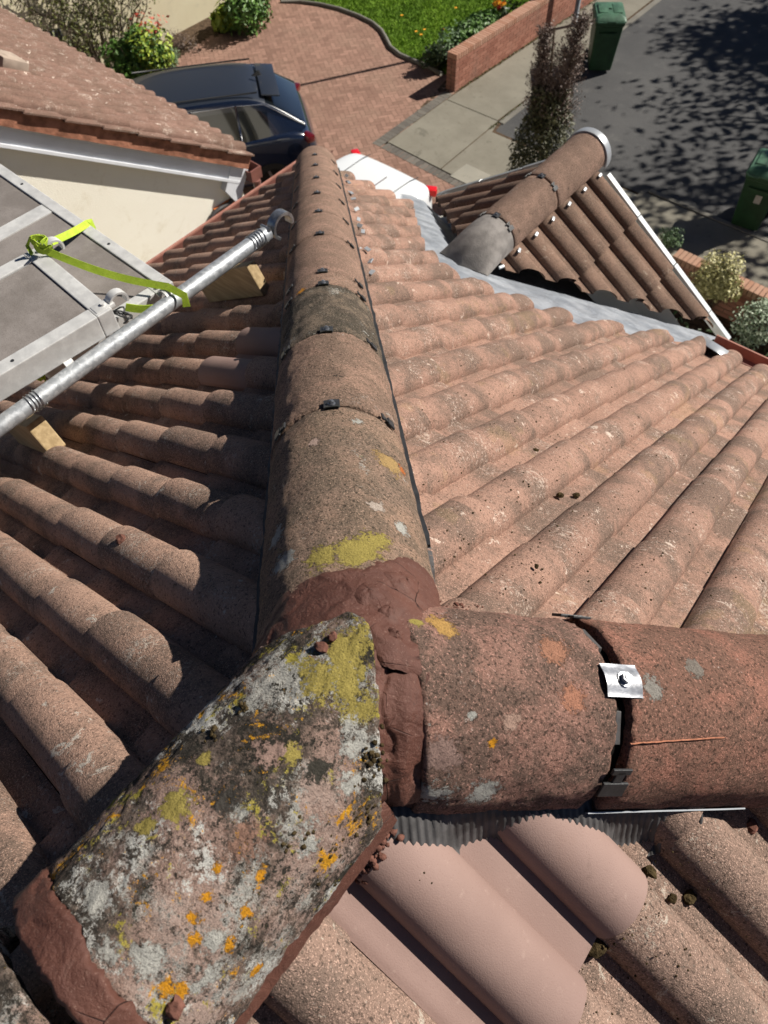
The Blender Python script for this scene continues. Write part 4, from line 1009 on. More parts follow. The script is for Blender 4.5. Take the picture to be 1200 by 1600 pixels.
# mortared verge: a strip of old red mortar below the tile edge following the slope
P = []
for i in range(90):
    v = i / 89 * 3.62; p = O_ - nd_ * v; r = [];
    for j in range(4): r.append(p + nxv * (.035 + .006 * nz(v * 6, j)) - nn_ * (.0 + j * .036 + .005 * nz(v * 5, j + 5)))
    P.append(r)
m = MB(); m.grid(P); m.build('verge_mortar', M['mortar_old'], nb, smooth=True, label='rough red mortar verge under the tile edge')
# tile edges with stepped undercloak
m = MB()
for k in range(13):
    c = O_ - nd_ * (.285 * k + .14); Mx = Matrix((nd_, nxv, nn_)).transposed(); m.box(c + nxv * .032 + nn_ * (.006), (.148, .030, .007), Mx @ Matrix.Rotation(-.05, 3, 'Y'), .002)
m.build('verge_tile_edge', M['tile_neigh'], nb)
# barge board and its rounded lower bead
def sl(v, dn, x): return O_ - nd_ * v - nn_ * dn + nxv * x
def slab(v0, v1, dn0, dn1, x0, x1, mat, name, bev=0, label=None):
    c = (sl(v0, dn0, x0) + sl(v1, dn1, x1)) / 2; Mx = Matrix((nd_, nxv, nn_)).transposed(); mm = MB(); mm.box(c, (abs(v1 - v0) / 2, abs(x1 - x0) / 2, abs(dn1 - dn0) / 2), Mx, bev); return mm.build(name, mat, nb, label=label)
slab(-.02, 3.6, .105, .225, -.035, -.008, M['white_paint'], 'barge_board', .003, 'white barge board under the mortared verge')
slab(.02, 3.6, .218, .245, -.03, .006, M['white_paint'], 'barge_bead', .004)
# boxed end of the eaves
m = MB(); q = [sl(-.03, .11, 0), sl(.16, .11, 0), sl(.16, .32, 0), sl(-.03, .42, 0)]
fr_ = [p + nxv * .004 for p in q]; bk = [p - nxv * .35 for p in q]
ix = [m.vert(p) for p in fr_ + bk]
for f in ((0, 1, 2, 3), (7, 6, 5, 4), (0, 4, 5, 1), (1, 5, 6, 2), (2, 6, 7, 3), (3, 7, 4, 0)): m.face([ix[i] for i in f])
m.build('box_end', M['white_paint'], nb, recalc=True, label='white boxed eaves end')
# gable wall
m = MB(); wx = -.06; zb = GZ - NP.z
A_ = sl(.02, .13, wx); Bt = sl(3.6, .13, wx); far = nloc(wx, -8, 0)
q = [Vector((A_.x, A_.y, GZ)), A_, Bt, Vector((Bt.x, Bt.y, GZ))]; q2 = [p - nxv * 5 for p in q]; ix = [m.vert(p) for p in q + q2]
for f in ((0, 1, 2, 3), (4, 7, 6, 5), (0, 4, 5, 1), (1, 5, 6, 2), (2, 6, 7, 3)): m.face([ix[i] for i in f])
q = [Vector((Bt.x, Bt.y, GZ)), Bt, Bt - nyv * 3.4 - Vector((0, 0, 1.9)), Vector((Bt.x, Bt.y, GZ)) - nyv * 3.4]
ix = [m.vert(p) for p in q]; m.face(ix)
m.build('wall', M['render'], nb, recalc=False, label='cream rendered gable wall with brown stains')
# gutter along their eaves, downpipe, brick corbel, cable
m = MB()
p0 = nloc(.06, -.06, -.13)
sec = [(0, 0), (0, -.075), (.11, -.085), (.115, 0), (.125, 0), (.12, -.095), (-.01, -.085), (-.01, 0)]
m.grid([[p + nyv * a_ + Vector((0, 0, b_)) for a_, b_ in sec] for p in (p0, p0 - nxv * 5)], closeu=True)
m.box(p0 + nyv * .055 + Vector((0, 0, -.04)), (.008, .062, .05), None, .003); m.build('gutter', M['brown_pvc'], nb, recalc=True)
m = MB(); g0 = p0 + nyv * .05 + nxv * .0 + Vector((0, 0, -.09))
m.tube([g0, g0 + Vector((0, 0, -.12)), g0 + Vector((.05, -.25, -.30)), g0 + Vector((.05, -.30, -.42)), g0 + Vector((.05, -.30, -4.2))], .035, 10); m.build('downpipe', M['brown_pvc'], nb, smooth=True, angle=40)
cbp = hit(345, 318, nxv, nxv.dot(NP) - .09)
m = MB(); Mx = Matrix((nxv, nyv, Vector((0, 0, 1)))).transposed(); m.box(cbp + Vector((0, 0, -.03)), (.06, .11, .05), Mx, .004); m.build('brick_corbel', M['orange_brick'], nb, label='bright orange brick corbel at the corner')
m = MB(); pts = [hit(x, y, nxv, nxv.dot(NP) - .03) for x, y in ((366, 308), (358, 318), (345, 325), (335, 332), (328, 345), (326, 358), (327, 372))]
m.tube(pts, .018, 8); pts = [hit(x, y, nxv, nxv.dot(NP) - .05) for x, y in ((352, 322), (353, 335), (350, 345))]; m.tube(pts, .012, 8); m.build('cable_pipe', M['cable'], nb, smooth=True)
# roof ventilator at far left
vp = hit(10, 100, nn_, nn_.dot(O_) + .06); m = MB(); Mx = Matrix((nxv, nd_, nn_)).transposed()
m.box(vp + nn_ * .02, (.13, .10, .045), Mx, .02); m.box(vp + nn_ * .05 + nd_ * .02, (.10, .07, .02), Mx, .015); m.build('roof_vent', plain('vent_tan', (.34, .27, .215), .8, 0, .15, 12), nb, smooth=True, angle=40, label='small fawn roof vent')
# low brown lean-to roof / gutter trough between the houses
m = MB(); c0 = nloc(.28, -.30, -.62); m.box(c0, (.10, .75, .03), Matrix.Rotation(.12, 3, 'X'), .006); m.box(c0 + Vector((.1, 0, .035)), (.01, .75, .03), Matrix.Rotation(.12, 3, 'X')); m.build('soffit_board', M['brown_pvc'], nb)
adopt(nb)

# ------------------------------------------------------------------ the ground
def sheet(name, poly, z, mat, label=None, kind='structure', sub=0):
    m = MB(); ix = [m.vert((p[0], p[1], z)) for p in poly]; m.face(ix); o = m.build(name, mat, None, kind=kind); return o
sheet('ground', [(-150, -150), (150, -150), (150, 150), (-150, 150)], GZ - .02, M['soil'])
KX = -7.03
# driveway
curve = [G(*a) for a in [(440, 4), (470, 5), (500, 9), (530, 16), (560, 27), (582, 38), (596, 50), (603, 62), (610, 76), (625, 88), (648, 98), (672, 108), (690, 118)]]
drive = [(-13.75, 5.0), (-13.7, 9.9), (-14.0, 13.2)] + [(p.x, p.y) for p in curve[:]] + [(-8.45, 12.4), (-8.5, 10.0), (-5.6, 9.62), (-3.0, 9.4), (-3.0, 4.0), (-4, 3.0), (-13.75, 3.0)]
sheet('driveway_base', drive, GZ - .004, M['joint'])
pv = MB(); rnd = random.Random(8)
bw, bl = .10, .20; ang = math.radians(45 + 8); ca, sa = math.cos(ang), math.sin(ang)
cx0, cy0 = -9.5, 8.5; Rr = 7.5; n_ = int(Rr / bw) + 2
def put(x, y, w, h, z):
    g_ = .006; cxx, cyy = x + w/2, y + h/2; X = cx0 + cxx * ca - cyy * sa; Y = cy0 + cxx * sa + cyy * ca
    if not (in_poly(X, Y, drive) or in_poly(X - .16, Y, drive) or in_poly(X, Y - .16, drive) or in_poly(X + .16, Y, drive)) or Y < 5.2 or X > -4.5: return
    pv.cur = min(1, max(0, rnd.gauss(.5, .3))); P = []
    for a_, b_ in ((x + g_/2, y + g_/2), (x + w - g_/2, y + g_/2), (x + w - g_/2, y + h - g_/2), (x + g_/2, y + h - g_/2)):
        P.append((cx0 + a_ * ca - b_ * sa, cy0 + a_ * sa + b_ * ca, z + rnd.uniform(-.001, .001)))
    pv.quad(*P)
for i in range(-n_, n_):
    for j in range(-n_, n_):
        k = (i - j) % 4
        if k == 0: put(i * bw, j * bw, bl, bw, GZ + .004)
        elif k == 2 + 1: put(i * bw, j * bw, bw, bl, GZ + .004)
pv.build('driveway', M['paver'], None, kind='structure')
bd = MB()
def course(p, q, w, step, z, mb):
    p, q = Vector(p), Vector(q); d = (q - p); L = d.length; d.normalize(); nn2 = Vector((-d.y, d.x))
    for i in range(int(L / step)):
        mb.cur = rnd.random(); a_ = p + d * (i * step + .004); b_ = p + d * ((i + 1) * step - .004)
        mb.quad((*(a_), z), (*(b_), z), (*(b_ + nn2 * w), z), (*(a_ + nn2 * w), z))
course((-8.52, 12.3), (-8.52, 9.98), .20, .105, GZ + .008, bd); course((-8.30, 9.98), (-3.0, 9.55), .20, .105, GZ + .008, bd)
bd.build('driveway_border', M['paver_grey'], None, kind='structure')
# concrete footway in slabs, with the joints open
def slabs(name, quads, z, mat):
    m = MB()
    for q in quads: ix = [m.vert((x, y, z)) for x, y in q]; m.face(ix)
    m.build(name, mat, None, kind='structure')
sheet('footway_bed', [(-8.32, 10.2), (-3.0, 9.9), (-3.0, 11.5), (-6.9, 11.72), (KX, 12.5), (KX, 40), (-9.0, 40), (-9.0, 14)], GZ + .004, M['soil'])
slabs('footway', [[(-8.30, 10.20), (-7.00, 10.10), (-7.05, 12.02), (-8.30, 12.05)], [(-8.30, 12.07), (-7.07, 12.04), (-7.07, 12.48), (KX - .02, 13.2), (KX - .05, 15.0), (-8.18, 15.0)],
     [(-8.18, 15.02), (KX - .05, 15.02), (KX - .05, 18.5), (-8.1, 18.5)], [(-8.1, 18.52), (KX - .05, 18.52), (KX - .05, 40), (-8.1, 40)],
     [(-6.98, 10.10), (-5.55, 9.98), (-5.55, 11.60), (-6.93, 11.64), (-7.03, 12.02)]], GZ + .012, M['concrete'])
slabs('footway_light', [[(-5.53, 9.98), (-3.0, 9.75), (-3.0, 11.5), (-5.53, 11.60)]], GZ + .013, M['concrete_light'])
mh = G(735, 275); sheet('cover_plate', [(mh.x - .28, mh.y - .24), (mh.x + .28, mh.y - .26), (mh.x + .30, mh.y + .22), (mh.x - .26, mh.y + .24)], GZ + .018, M['concrete_light'])
# kerbs
kb = MB(); kb.box((KX + .06, 26.5, GZ - .05), (.06, 14.5, .07), None, .01)
kb.build('kerb', M['kerb'], None, kind='structure')
kb = MB(); kb.box((1.5, 11.62, GZ - .05), (5.2, .05, .068), Matrix.Rotation(-.03, 3, 'Z'), .01); kb.build('kerb', M['kerb'], None, kind='structure')
sheet('road', [(KX + .05, 12.0), (-6.9, 11.70), (8, 11.3), (40, 10.5), (40, 60), (KX + .05, 60)], GZ - .008 + .004, M['asphalt'])
sheet('pavement', [(-3.9, 9.9), (12, 9.4), (12, 11.5), (-3.8, 11.66)], GZ + .016, M['concrete'])
# gully line of grass tufts in the slab joint
# bed beside the driveway and cream wall
sheet('flower_bed', [(-14.7, 7.5), (-13.72, 7.6), (-13.68, 9.9), (-13.95, 13.2), (-14.6, 15.0), (-14.75, 12)], GZ + .002, M['soil'])
edge = MB(); edge.tube([(p.x, p.y, GZ + .03) for p in curve] , .045, 8); edge.build('lawn_kerb', M['kerb'], None, kind='structure', smooth=True)
lawn = [(p.x + .0, p.y + .03) for p in curve] + [(-8.75, 12.9), (-8.75, 22), (-18, 22), (-18, 15), (-14.3, 13.4)]
sheet('lawn_soil', lawn, GZ + .01, M['turf'])
gr = MB(); rnd = random.Random(12)
cnt = 0
while cnt < 26000:
    x = rnd.uniform(-14.2, -8.8); y = rnd.uniform(12.9, 17.3)
    if not in_poly(x, y, lawn): continue
    cnt += 1; h = rnd.uniform(.03, .07); q = rnd.uniform(0, 2*PI); w = .010; lx, ly = rnd.gauss(0, .025), rnd.gauss(0, .025)
    gr.cur = min(1, max(0, .5 + .9 * nz(x * 1.3, y * 1.3) + rnd.gauss(0, .2)))
    ix = [gr.vert((x - w * math.cos(q), y - w * math.sin(q), GZ + .01)), gr.vert((x + w * math.cos(q), y + w * math.sin(q), GZ + .01)), gr.vert((x + lx, y + ly, GZ + .01 + h))]; gr.face(ix)
gr.build('lawn', M['grass'], None, kind='stuff')
# dandelions
fl_ = MB()
for x, y in ((663, 52), (658, 60), (628, 30), (650, 55), (692, 52), (712, 18)):
    p = G(x, y); 
    for i in range(6): q = i * PI / 3; fl_.quad((p.x, p.y, GZ + .08), (p.x + .03 * math.cos(q), p.y + .03 * math.sin(q), GZ + .085), (p.x + .035 * math.cos(q + .5), p.y + .035 * math.sin(q + .5), GZ + .08), (p.x + .03 * math.cos(q + 1), p.y + .03 * math.sin(q + 1), GZ + .085))
fl_.build('dandelion', M['petal_or'], None, kind='stuff')

# ------------------------------------------------------------------ brick garden walls
def brick_wall(root, p, q, th, h, z0_, nm='wall', mat='brick'):
    p, q = Vector((p[0], p[1])), Vector((q[0], q[1])); d = q - p; L = d.length; d.normalize(); nn2 = Vector((-d.y, d.x)); m = MB(); rn = random.Random(int(L * 100))
    core = MB(); c = (p + q) / 2 + nn2 * 0; Mx = Matrix.Rotation(math.atan2(d.y, d.x), 3, 'Z'); core.box((c.x, c.y, z0_ + h / 2), (L / 2 - .006, th / 2 - .006, h / 2 - .003), Mx); core.build('mortar_joints', M['joint'], root)
    r = 0; z = z0_
    while z < z0_ + h - .02:
        off = (r % 2) * .1125
        for side in (-1, 1):
            s = -off
            while s < L:
                a_ = max(0, s); b_ = min(L, s + .215)
                if b_ - a_ > .02:
                    m.cur = rn.random(); cc_ = p + d * ((a_ + b_) / 2) + nn2 * side * (th / 2 - .01); m.box((cc_.x, cc_.y, z + .0325), ((b_ - a_) / 2, .01, .0325), Mx)
                s += .225
        for e_, sg_ in ((p, 1), (q, -1)):
            k = 0
            while k * .1125 < th - .03:
                m.cur = rn.random(); cc_ = e_ + d * sg_ * .010 + nn2 * (-th / 2 + .0625 + k * .1125 - .006); m.box((cc_.x, cc_.y, z + .0325), (.0105, .05, .0325), Mx); k += 1
        z += .075; r += 1
    m.build(nm, M[mat], root)
def coping(root, p, q, th, z, mat='brick_top'):
    p, q = Vector((p[0], p[1])), Vector((q[0], q[1])); d = q - p; L = d.length; d.normalize(); Mx = Matrix.Rotation(math.atan2(d.y, d.x), 3, 'Z'); m = MB(); rn = random.Random(3)
    for i in range(int(L / .0755)):
        m.cur = rn.random(); cc_ = p + d * (.0325 + i * .0755); m.box((cc_.x, cc_.y, z + .05), (.0325, th / 2 + .004, .05), Mx, .004)
    m.build('coping', M[mat], root)
gwall = empty('garden_wall', (-8.4, 13.5, GZ), 'low red brick front garden wall with brick on edge coping beside the lawn', 'garden wall')
brick_wall(gwall, (-8.46, 12.40), (-8.22, 17.9), .225, .60, GZ); coping(gwall, (-8.46, 12.40), (-8.22, 17.9), .225, GZ + .60)
adopt(gwall)
gw2 = empty('garden_wall', (-1.6, 9.6, GZ), 'low brick wall behind the yellow variegated bush, brick coping, lower right', 'garden wall')
wa, wb = hit(1058, 392, (0, 0, 1), GZ + .62), hit(1212, 462, (0, 0, 1), GZ + .62); wext = (wb - wa).normalized()
wa2 = wa - wext * .0; wb2 = wb + wext * 2.0
brick_wall(gw2, (wa2.x, wa2.y), (wb2.x, wb2.y), .215, .5, GZ); coping(gw2, (wa2.x, wa2.y), (wb2.x, wb2.y), .215, GZ + .5); adopt(gw2)

# ------------------------------------------------------------------ cream wall at the top left
cw = empty('boundary_wall', (-14.72, 10, GZ), 'tall cream rendered boundary wall with a climber, top left', 'wall')
m = MB(); m.box((-14.85, 7.0, GZ + 1.6), (.12, 6.6, 1.6)); m.build('wall', M['render2'], cw); m = MB(); m.box((-14.85, 7.0, GZ + 3.23), (.16, 6.65, .04), None, .01); m.build('coping', M['concrete_light'], cw); adopt(cw)

# ------------------------------------------------------------------ plants
def leaf_cloud(mb, c, rad, n, size, rnd, flat=.35, shell=.5, squash=1., lumps=7):
    c = Vector(c); L = [(Vector((rnd.gauss(0, 1), rnd.gauss(0, 1), rnd.gauss(0, 1))).normalized(), rnd.uniform(.7, 1.1)) for _ in range(lumps)]
    for _ in range(n):
        d = Vector((rnd.gauss(0, 1), rnd.gauss(0, 1), rnd.gauss(0, 1))).normalized(); b = max(w_ * max(0, d.dot(l)) ** 4 for l, w_ in L); r = (shell + (1 - shell) * rnd.random()) * (.58 + .58 * b + .12 * nz(d.x * 4, d.y * 4, d.z * 4 + rad[0] * 9))
        p = c + Vector((d.x * rad[0], d.y * rad[1], d.z * rad[2])) * r
        if p.z < GZ + .01: continue
        one_leaf(mb, p, size * rnd.uniform(.6, 1.3), rnd, d)
def one_leaf(mb, p, s, rnd, out=None):
    n_ = Vector((rnd.gauss(0, .6), rnd.gauss(0, .6), rnd.gauss(.6, .5))); n_ = (n_ + (out * .6 if out else Vector())).normalized()
    t1 = n_.cross(Vector((rnd.gauss(0, 1), rnd.gauss(0, 1), rnd.gauss(0, 1)))).normalized(); t2 = n_.cross(t1); mb.cur = min(1, max(0, rnd.gauss(.5, .3)))
    ix = [mb.vert(p - t1 * s * .5), mb.vert(p + t2 * s * .28 + n_ * s * .06), mb.vert(p + t1 * s * .5), mb.vert(p - t2 * s * .28 + n_ * s * .06)]; mb.face(ix)
def stems(mb, base, tops, r=.01):
    for t_ in tops: b = Vector(base); t_ = Vector(t_); mid = b.lerp(t_, .5) + Vector((nz(t_.x * 9), nz(t_.y * 9), 0)) * .05; mb.tube([b, mid, t_], [r, r * .7, r * .35], 5)
def bush(name, c, rad, n, size, mats, label, cat='shrub', sd=0, extra=None, shell=.45, lumps=7):
    rn = random.Random(sd); root = empty(name, (c[0], c[1], GZ), label, cat); m = MB(); leaf_cloud(m, c, rad, n, size, rn, shell=shell, lumps=lumps); m.build('foliage', M[mats], root)
    m = MB(); stems(m, (c[0], c[1], GZ), [Vector(c) + Vector((rn.uniform(-.7, .7) * rad[0], rn.uniform(-.7, .7) * rad[1], rn.uniform(-.2, .7) * rad[2])) for _ in range(10)]); m.build('stem', M['bark'], root)
    if extra:
        for (mat, n2, s2, c2, r2, nm) in extra: m = MB(); leaf_cloud(m, c2, r2, n2, s2, rn, shell=.75); m.build(nm, M[mat], root)
    adopt(root); return root
p = G(215, 115); hc = hit(213, 90, (0, 0, 1), GZ + .6)
bush('shrub', (hc.x, hc.y, GZ + .58), (.62, .62, .6), 4200, .10, 'leaf_green', 'bushy green shrub with red tipped and lime leaves between cream wall and roof', sd=1,
     extra=[('leaf_lime', 900, .10, (hc.x + .15, hc.y + .2, GZ + .65), (.6, .6, .55), 'young_foliage'), ('leaf_red', 90, .08, (hc.x + .1, hc.y + .35, GZ + 1.15), (.5, .4, .2), 'red_foliage')])
hc = hit(262, 88, (0, 0, 1), GZ + .28); bush('shrub', (hc.x, hc.y, GZ + .26), (.30, .30, .27), 2600, .035, 'leaf_sage', 'small round grey green cushion shrub right of the red tipped one', sd=2)
hc = hit(352, 32, (0, 0, 1), GZ + .2); bush('shrub', (hc.x, hc.y, GZ + .25), (.34, .34, .3), 500, .22, 'leaf_lime', 'spiky lime green clump in the bed by the driveway', 'plant', sd=3)
hc = hit(388, 8, (0, 0, 1), GZ + .5); bush('shrub', (hc.x, hc.y, GZ + .5), (.6, .7, .55), 2600, .10, 'leaf_green', 'leafy mid green shrub at the top, left of the lawn', sd=4)
hc = G(300, 82); bush('shrub', (hc.x - .3, hc.y, GZ + .15), (.55, .35, .22), 900, .03, 'leaf_dead', 'dry brown twiggy growth at the foot of the cream wall', sd=5)
hc = hit(735, 48, (0, 0, 1), GZ + .45); bush('shrub', (hc.x, hc.y, GZ + .42), (.42, .85, .42), 4200, .09, 'leaf_green', 'broad leafy green bush behind the brick garden wall', sd=6, extra=[('leaf_sage', 900, .07, (hc.x, hc.y - .5, GZ + .4), (.45, .6, .4), 'pale_foliage')])
hc = hit(683, 85, (0, 0, 1), GZ + .3); bush('shrub', (hc.x, hc.y, GZ + .28), (.28, .4, .28), 1300, .07, 'leaf_dark', 'dark trailing bush at the driveway end of the brick wall', sd=7)
# tulips
hc = hit(783, 6, (0, 0, 1), GZ + .55); rn = random.Random(9); root = empty('tulip_clump', (hc.x, hc.y, GZ), 'clump of orange, yellow and red tulips behind the garden wall', 'flowers'); m1 = MB(); m2 = MB(); m3 = MB()
for k in range(16):
    x, y = hc.x + rn.uniform(-.16, .16), hc.y + rn.uniform(-.3, .5); h = rn.uniform(.45, .65); m3.tube([(x, y, GZ), (x + rn.uniform(-.03, .03), y, GZ + h)], .005, 5); mm = m2 if k % 4 == 0 else m1
    for i in range(6): q = i * PI / 3; mm.cur = rn.random(); mm.quad((x, y, GZ + h), (x + .05 * math.cos(q), y + .05 * math.sin(q), GZ + h + .05), (x + .025 * math.cos(q + .5), y + .025 * math.sin(q + .5), GZ + h + .10), (x + .05 * math.cos(q + 1), y + .05 * math.sin(q + 1), GZ + h + .05))
for _ in range(300): one_leaf(m3, Vector((hc.x + rn.uniform(-.3, .3), hc.y + rn.uniform(-.4, .6), GZ + rn.uniform(.1, .45))), .12, rn)
m1.build('orange_petals', M['petal_or'], root); m2.build('red_petals', M['petal_red'], root); m3.build('foliage', M['leaf_dark'], root); adopt(root)
# climber on the cream wall
rn = random.Random(21); root = empty('climbing_plant', (-14.5, 9.2, GZ), 'straggly climber with thin stems and small leaves on the cream wall', 'climber'); m = MB(); st_ = MB()
for k in range(34):
    y0 = rn.uniform(7.2, 10.3); pth = [Vector((-14.62, lerp(8.6, y0, .4) , GZ + .1))]; yy, zz = lerp(8.6, y0, .6), GZ + .6
    while zz < GZ + rn.uniform(1.8, 3.1):
        yy += rn.gauss(0, .16) + (y0 - 8.8) * .05; zz += rn.uniform(.12, .3); pth.append(Vector((-14.66 + rn.uniform(0, .22), yy, zz)))
    st_.tube(pth, [.012 * (1 - .7 * i / len(pth)) for i in range(len(pth))], 5)
    for p in pth[1:]:
        for _ in range(13): one_leaf(m, p + Vector((rn.uniform(-.02, .16), rn.gauss(0, .13), rn.gauss(0, .13))), rn.uniform(.035, .075), rn)
m.build('foliage', M['leaf_olive'], root); st_.build('stem', M['bark'], root); adopt(root)
# conifer with dead top
rn = random.Random(33); bx_, by_ = -5.28, 10.55
root = empty('conifer', (bx_, by_, GZ), 'narrow conifer, green below with two dead brown spires above, beside the small gable', 'tree')
m = MB(); tr = MB(); md = MB()
tr.tube([(bx_, by_, GZ), (bx_, by_, GZ + 1.2), (bx_ - .12, by_ + .02, GZ + 2.6)], [.05, .04, .012], 8); tr.tube([(bx_ + .02, by_, GZ + .5), (bx_ + .2, by_ + .02, GZ + 1.5), (bx_ + .26, by_ + .04, GZ + 2.75)], [.03, .025, .01], 8); tr.build('trunk', M['bark'], root)
for k in range(11000):
    h = rn.random() ** 1.0 * 1.75; q = rn.uniform(0, 2*PI); rr = .66 * (1 - (h / 2.5) ** 2) * (rn.random() ** .4) * (.8 + .3 * nz(math.cos(q) * 2, math.sin(q) * 2, h * 3)); p = Vector((bx_ + .02 + rr * math.cos(q), by_ + rr * math.sin(q), GZ + .08 + h)); one_leaf(m, p, rn.uniform(.03, .075), rn, Vector((math.cos(q), math.sin(q), .7)))
m.build('foliage', M['leaf_conifer'], root)
for (sx, sy, hh, w0) in ((-.26, .0, 2.5, .34), (.28, .03, 2.78, .40)):
    for k in range(520):
        h = rn.uniform(1.0, hh); f = (h - 1.0) / (hh - 1.0); q = rn.uniform(0, 2*PI); L_ = w0 * (1 - f * .65) * rn.uniform(.5, 1.15); b0 = Vector((bx_ + sx * (.3 + .7 * f), by_ + sy, GZ + h)); e0 = b0 + Vector((math.cos(q) * L_, math.sin(q) * L_, L_ * 1.1)); md.cur = rn.random(); md.tube([b0, e0], [.005, .002], 4)
        for _ in range(12): t_ = rn.uniform(.25, 1.05); p = b0.lerp(e0, t_) + Vector((rn.gauss(0, .02), rn.gauss(0, .02), rn.gauss(0, .02))); one_leaf(md, p, rn.uniform(.02, .045), rn)
md.build('dead_spire', M['leaf_dead'], root, label='dry brown leafless spires'); adopt(root)
# front garden bushes lower right
hc = hit(1130, 425, (0, 0, 1), GZ + .75); bush('shrub', (hc.x, hc.y, GZ + .62), (.40, .36, .42), 3400, .055, 'leaf_varieg', 'rounded yellow variegated bush in front of the low brick wall', sd=11, lumps=9)
hc = hit(1196, 495, (0, 0, 1), GZ + .6); bush('shrub', (hc.x, hc.y, GZ + .5), (.42, .5, .5), 2600, .05, 'leaf_white', 'dark bush with white edged leaves at the right edge', sd=12)
hc = hit(1047, 372, (0, 0, 1), GZ + .2); bush('shrub', (hc.x, hc.y, GZ + .22), (.24, .22, .2), 1200, .035, 'leaf_sage', 'small pale green tuft at the end of the low brick wall', 'plant', sd=13)
gd = MB(); rn = random.Random(14)
for _ in range(5000): one_leaf(gd, Vector((rn.uniform(-3.2, 2.5), rn.uniform(4.2, 9.0), GZ + rn.uniform(.02, .35))), .09, rn)
gd.build('ground_cover', M['leaf_dark'], None, kind='stuff')
# weeds along the wall and the footway joints
wd = MB()
for _ in range(500):
    f = rn.random(); p = Vector((lerp(-8.33, -8.09, f), lerp(12.5, 17.8, f), GZ + .03)); one_leaf(wd, p + Vector((abs(rn.gauss(0, .03)), 0, 0)), .035, rn)
for _ in range(200): one_leaf(wd, Vector((-7.02 + rn.gauss(0, .015), rn.uniform(11.7, 12.9), GZ + .02)), .03, rn)
wd.build('weeds', M['leaf_olive'], None, kind='stuff')
# street trees outside the frame throw the dappled shade on the road
def street_tree(x, y, h, r, n, label, sd, size=.20):
    rn = random.Random(sd); root = empty('street_tree', (x, y, GZ), label, 'tree', 'street trees'); t_ = MB(); t_.tube([(x, y, GZ), (x + .1, y, GZ + h * .35), (x, y + .1, GZ + h * .75)], [.18, .14, .06], 10); m = MB(); cents = []
    for k in range(26):
        d = Vector((rn.gauss(0, 1), rn.gauss(0, 1), rn.gauss(0, .6))).normalized(); cpt = Vector((x, y, GZ + h)) + Vector((d.x * r, d.y * r, d.z * r * .6)) * rn.uniform(.45, 1); cents.append(cpt)
        t_.tube([(x, y, GZ + h * .45), Vector((x, y, GZ + h * .5)).lerp(cpt, .6) + Vector((0, 0, .2)), cpt], [.06, .03, .01], 5)
        for _ in range(n // 26): one_leaf(m, cpt + Vector((rn.gauss(0, r * .22), rn.gauss(0, r * .22), rn.gauss(0, r * .15))), size * rn.uniform(.6, 1.3), rn)
    t_.build('trunk', M['bark'], root, smooth=True); m.build('crown', M['leaf_green'], root); adopt(root)
street_tree(1.4, 19.9, 6.2, 3.0, 2600, 'leafy street tree past the right edge shading the road', 91)
street_tree(1.2, 25.0, 6.8, 2.8, 8000, 'broad dense street tree beyond the far part of the road', 92)
street_tree(4.8, 17.0, 5.6, 2.4, 2400, 'smaller street tree by the right hand pavement', 93)

# ------------------------------------------------------------------ wheelie bins
def wheelie_bin(loc, rz, label, stick=False):
    root = empty('wheelie_bin', loc, label, 'bin', 'green wheelie bins'); m = MB(); secs = []
    def rr(w, d, z, cy=0, n=5, rad=.05):
        P = []
        for (sx, sy) in ((1, 1), (-1, 1), (-1, -1), (1, -1)):
            a0 = {(1, 1): 0, (-1, 1): 90, (-1, -1): 180, (1, -1): 270}[sx, sy]
            for i in range(n): q = math.radians(a0 + 90 * i / (n - 1)); P.append(Vector((sx * (w/2 - rad) + rad * math.cos(q), cy + sy * (d/2 - rad) + rad * math.sin(q), z)))
        return P
    m.grid([rr(.44, .50, .04), rr(.45, .52, .10), rr(.54, .66, .88), rr(.575, .72, .90), rr(.58, .73, .97)], closeu=True); m.face([m.vert(p) for p in rr(.44, .50, .04)][::-1])
    for sy in (-.31, .31): 
        pass
    m.box((0, -.352, .75), (.17, .012, .03), Matrix.Rotation(.1, 3, 'X'), .004); b = m.build('bin_body', M['bin'], root, smooth=True, angle=40)
    m = MB(); m.grid([rr(.60, .75, .972, 0), rr(.60, .75, .995, 0), rr(.54, .66, 1.045, 0), rr(.30, .40, 1.062, 0), rr(.06, .06, 1.064, 0, rad=.02)], closeu=True)
    for sx in (-1, 1):
        m.box((sx * .14, .02, 1.062), (.085, .19, .012), None, .01); m.tube([(sx * .09, -.36, .985), (sx * .09, -.405, .985), (sx * .25, -.405, .985), (sx * .25, -.36, .985)], .012, 6)
    m.tube([(-.20, .36, 1.01), (.20, .36, 1.01)], .016, 8)
    m.build('bin_lid', M['bin_lid'], root, smooth=True, angle=40)
    for sx in (-1, 1):
        w_ = MB(); w_.tube([(sx * .215, .27, .10), (sx * .265, .27, .10)], .10, 18); w_.build('wheel', M['tyre'], root)
    if stick: s_ = MB(); s_.box((.03, -.318, .60), (.05, .002, .065), Matrix.Rotation(-.10, 3, 'X')); s_.build('sticker', M['sticker'], root)
    root.rotation_euler = (0, 0, rz); return root
pb = G(1160, 352); wheelie_bin((pb.x + .02, pb.y + .12, GZ + .015), math.radians(8), 'green wheelie bin with small grey sticker at the right edge on the pavement', True)
pb = G(938, 108); wheelie_bin((pb.x - .08, pb.y + .05, GZ + .015), math.radians(35), 'green wheelie bin with pale lid behind the dead conifer spires')
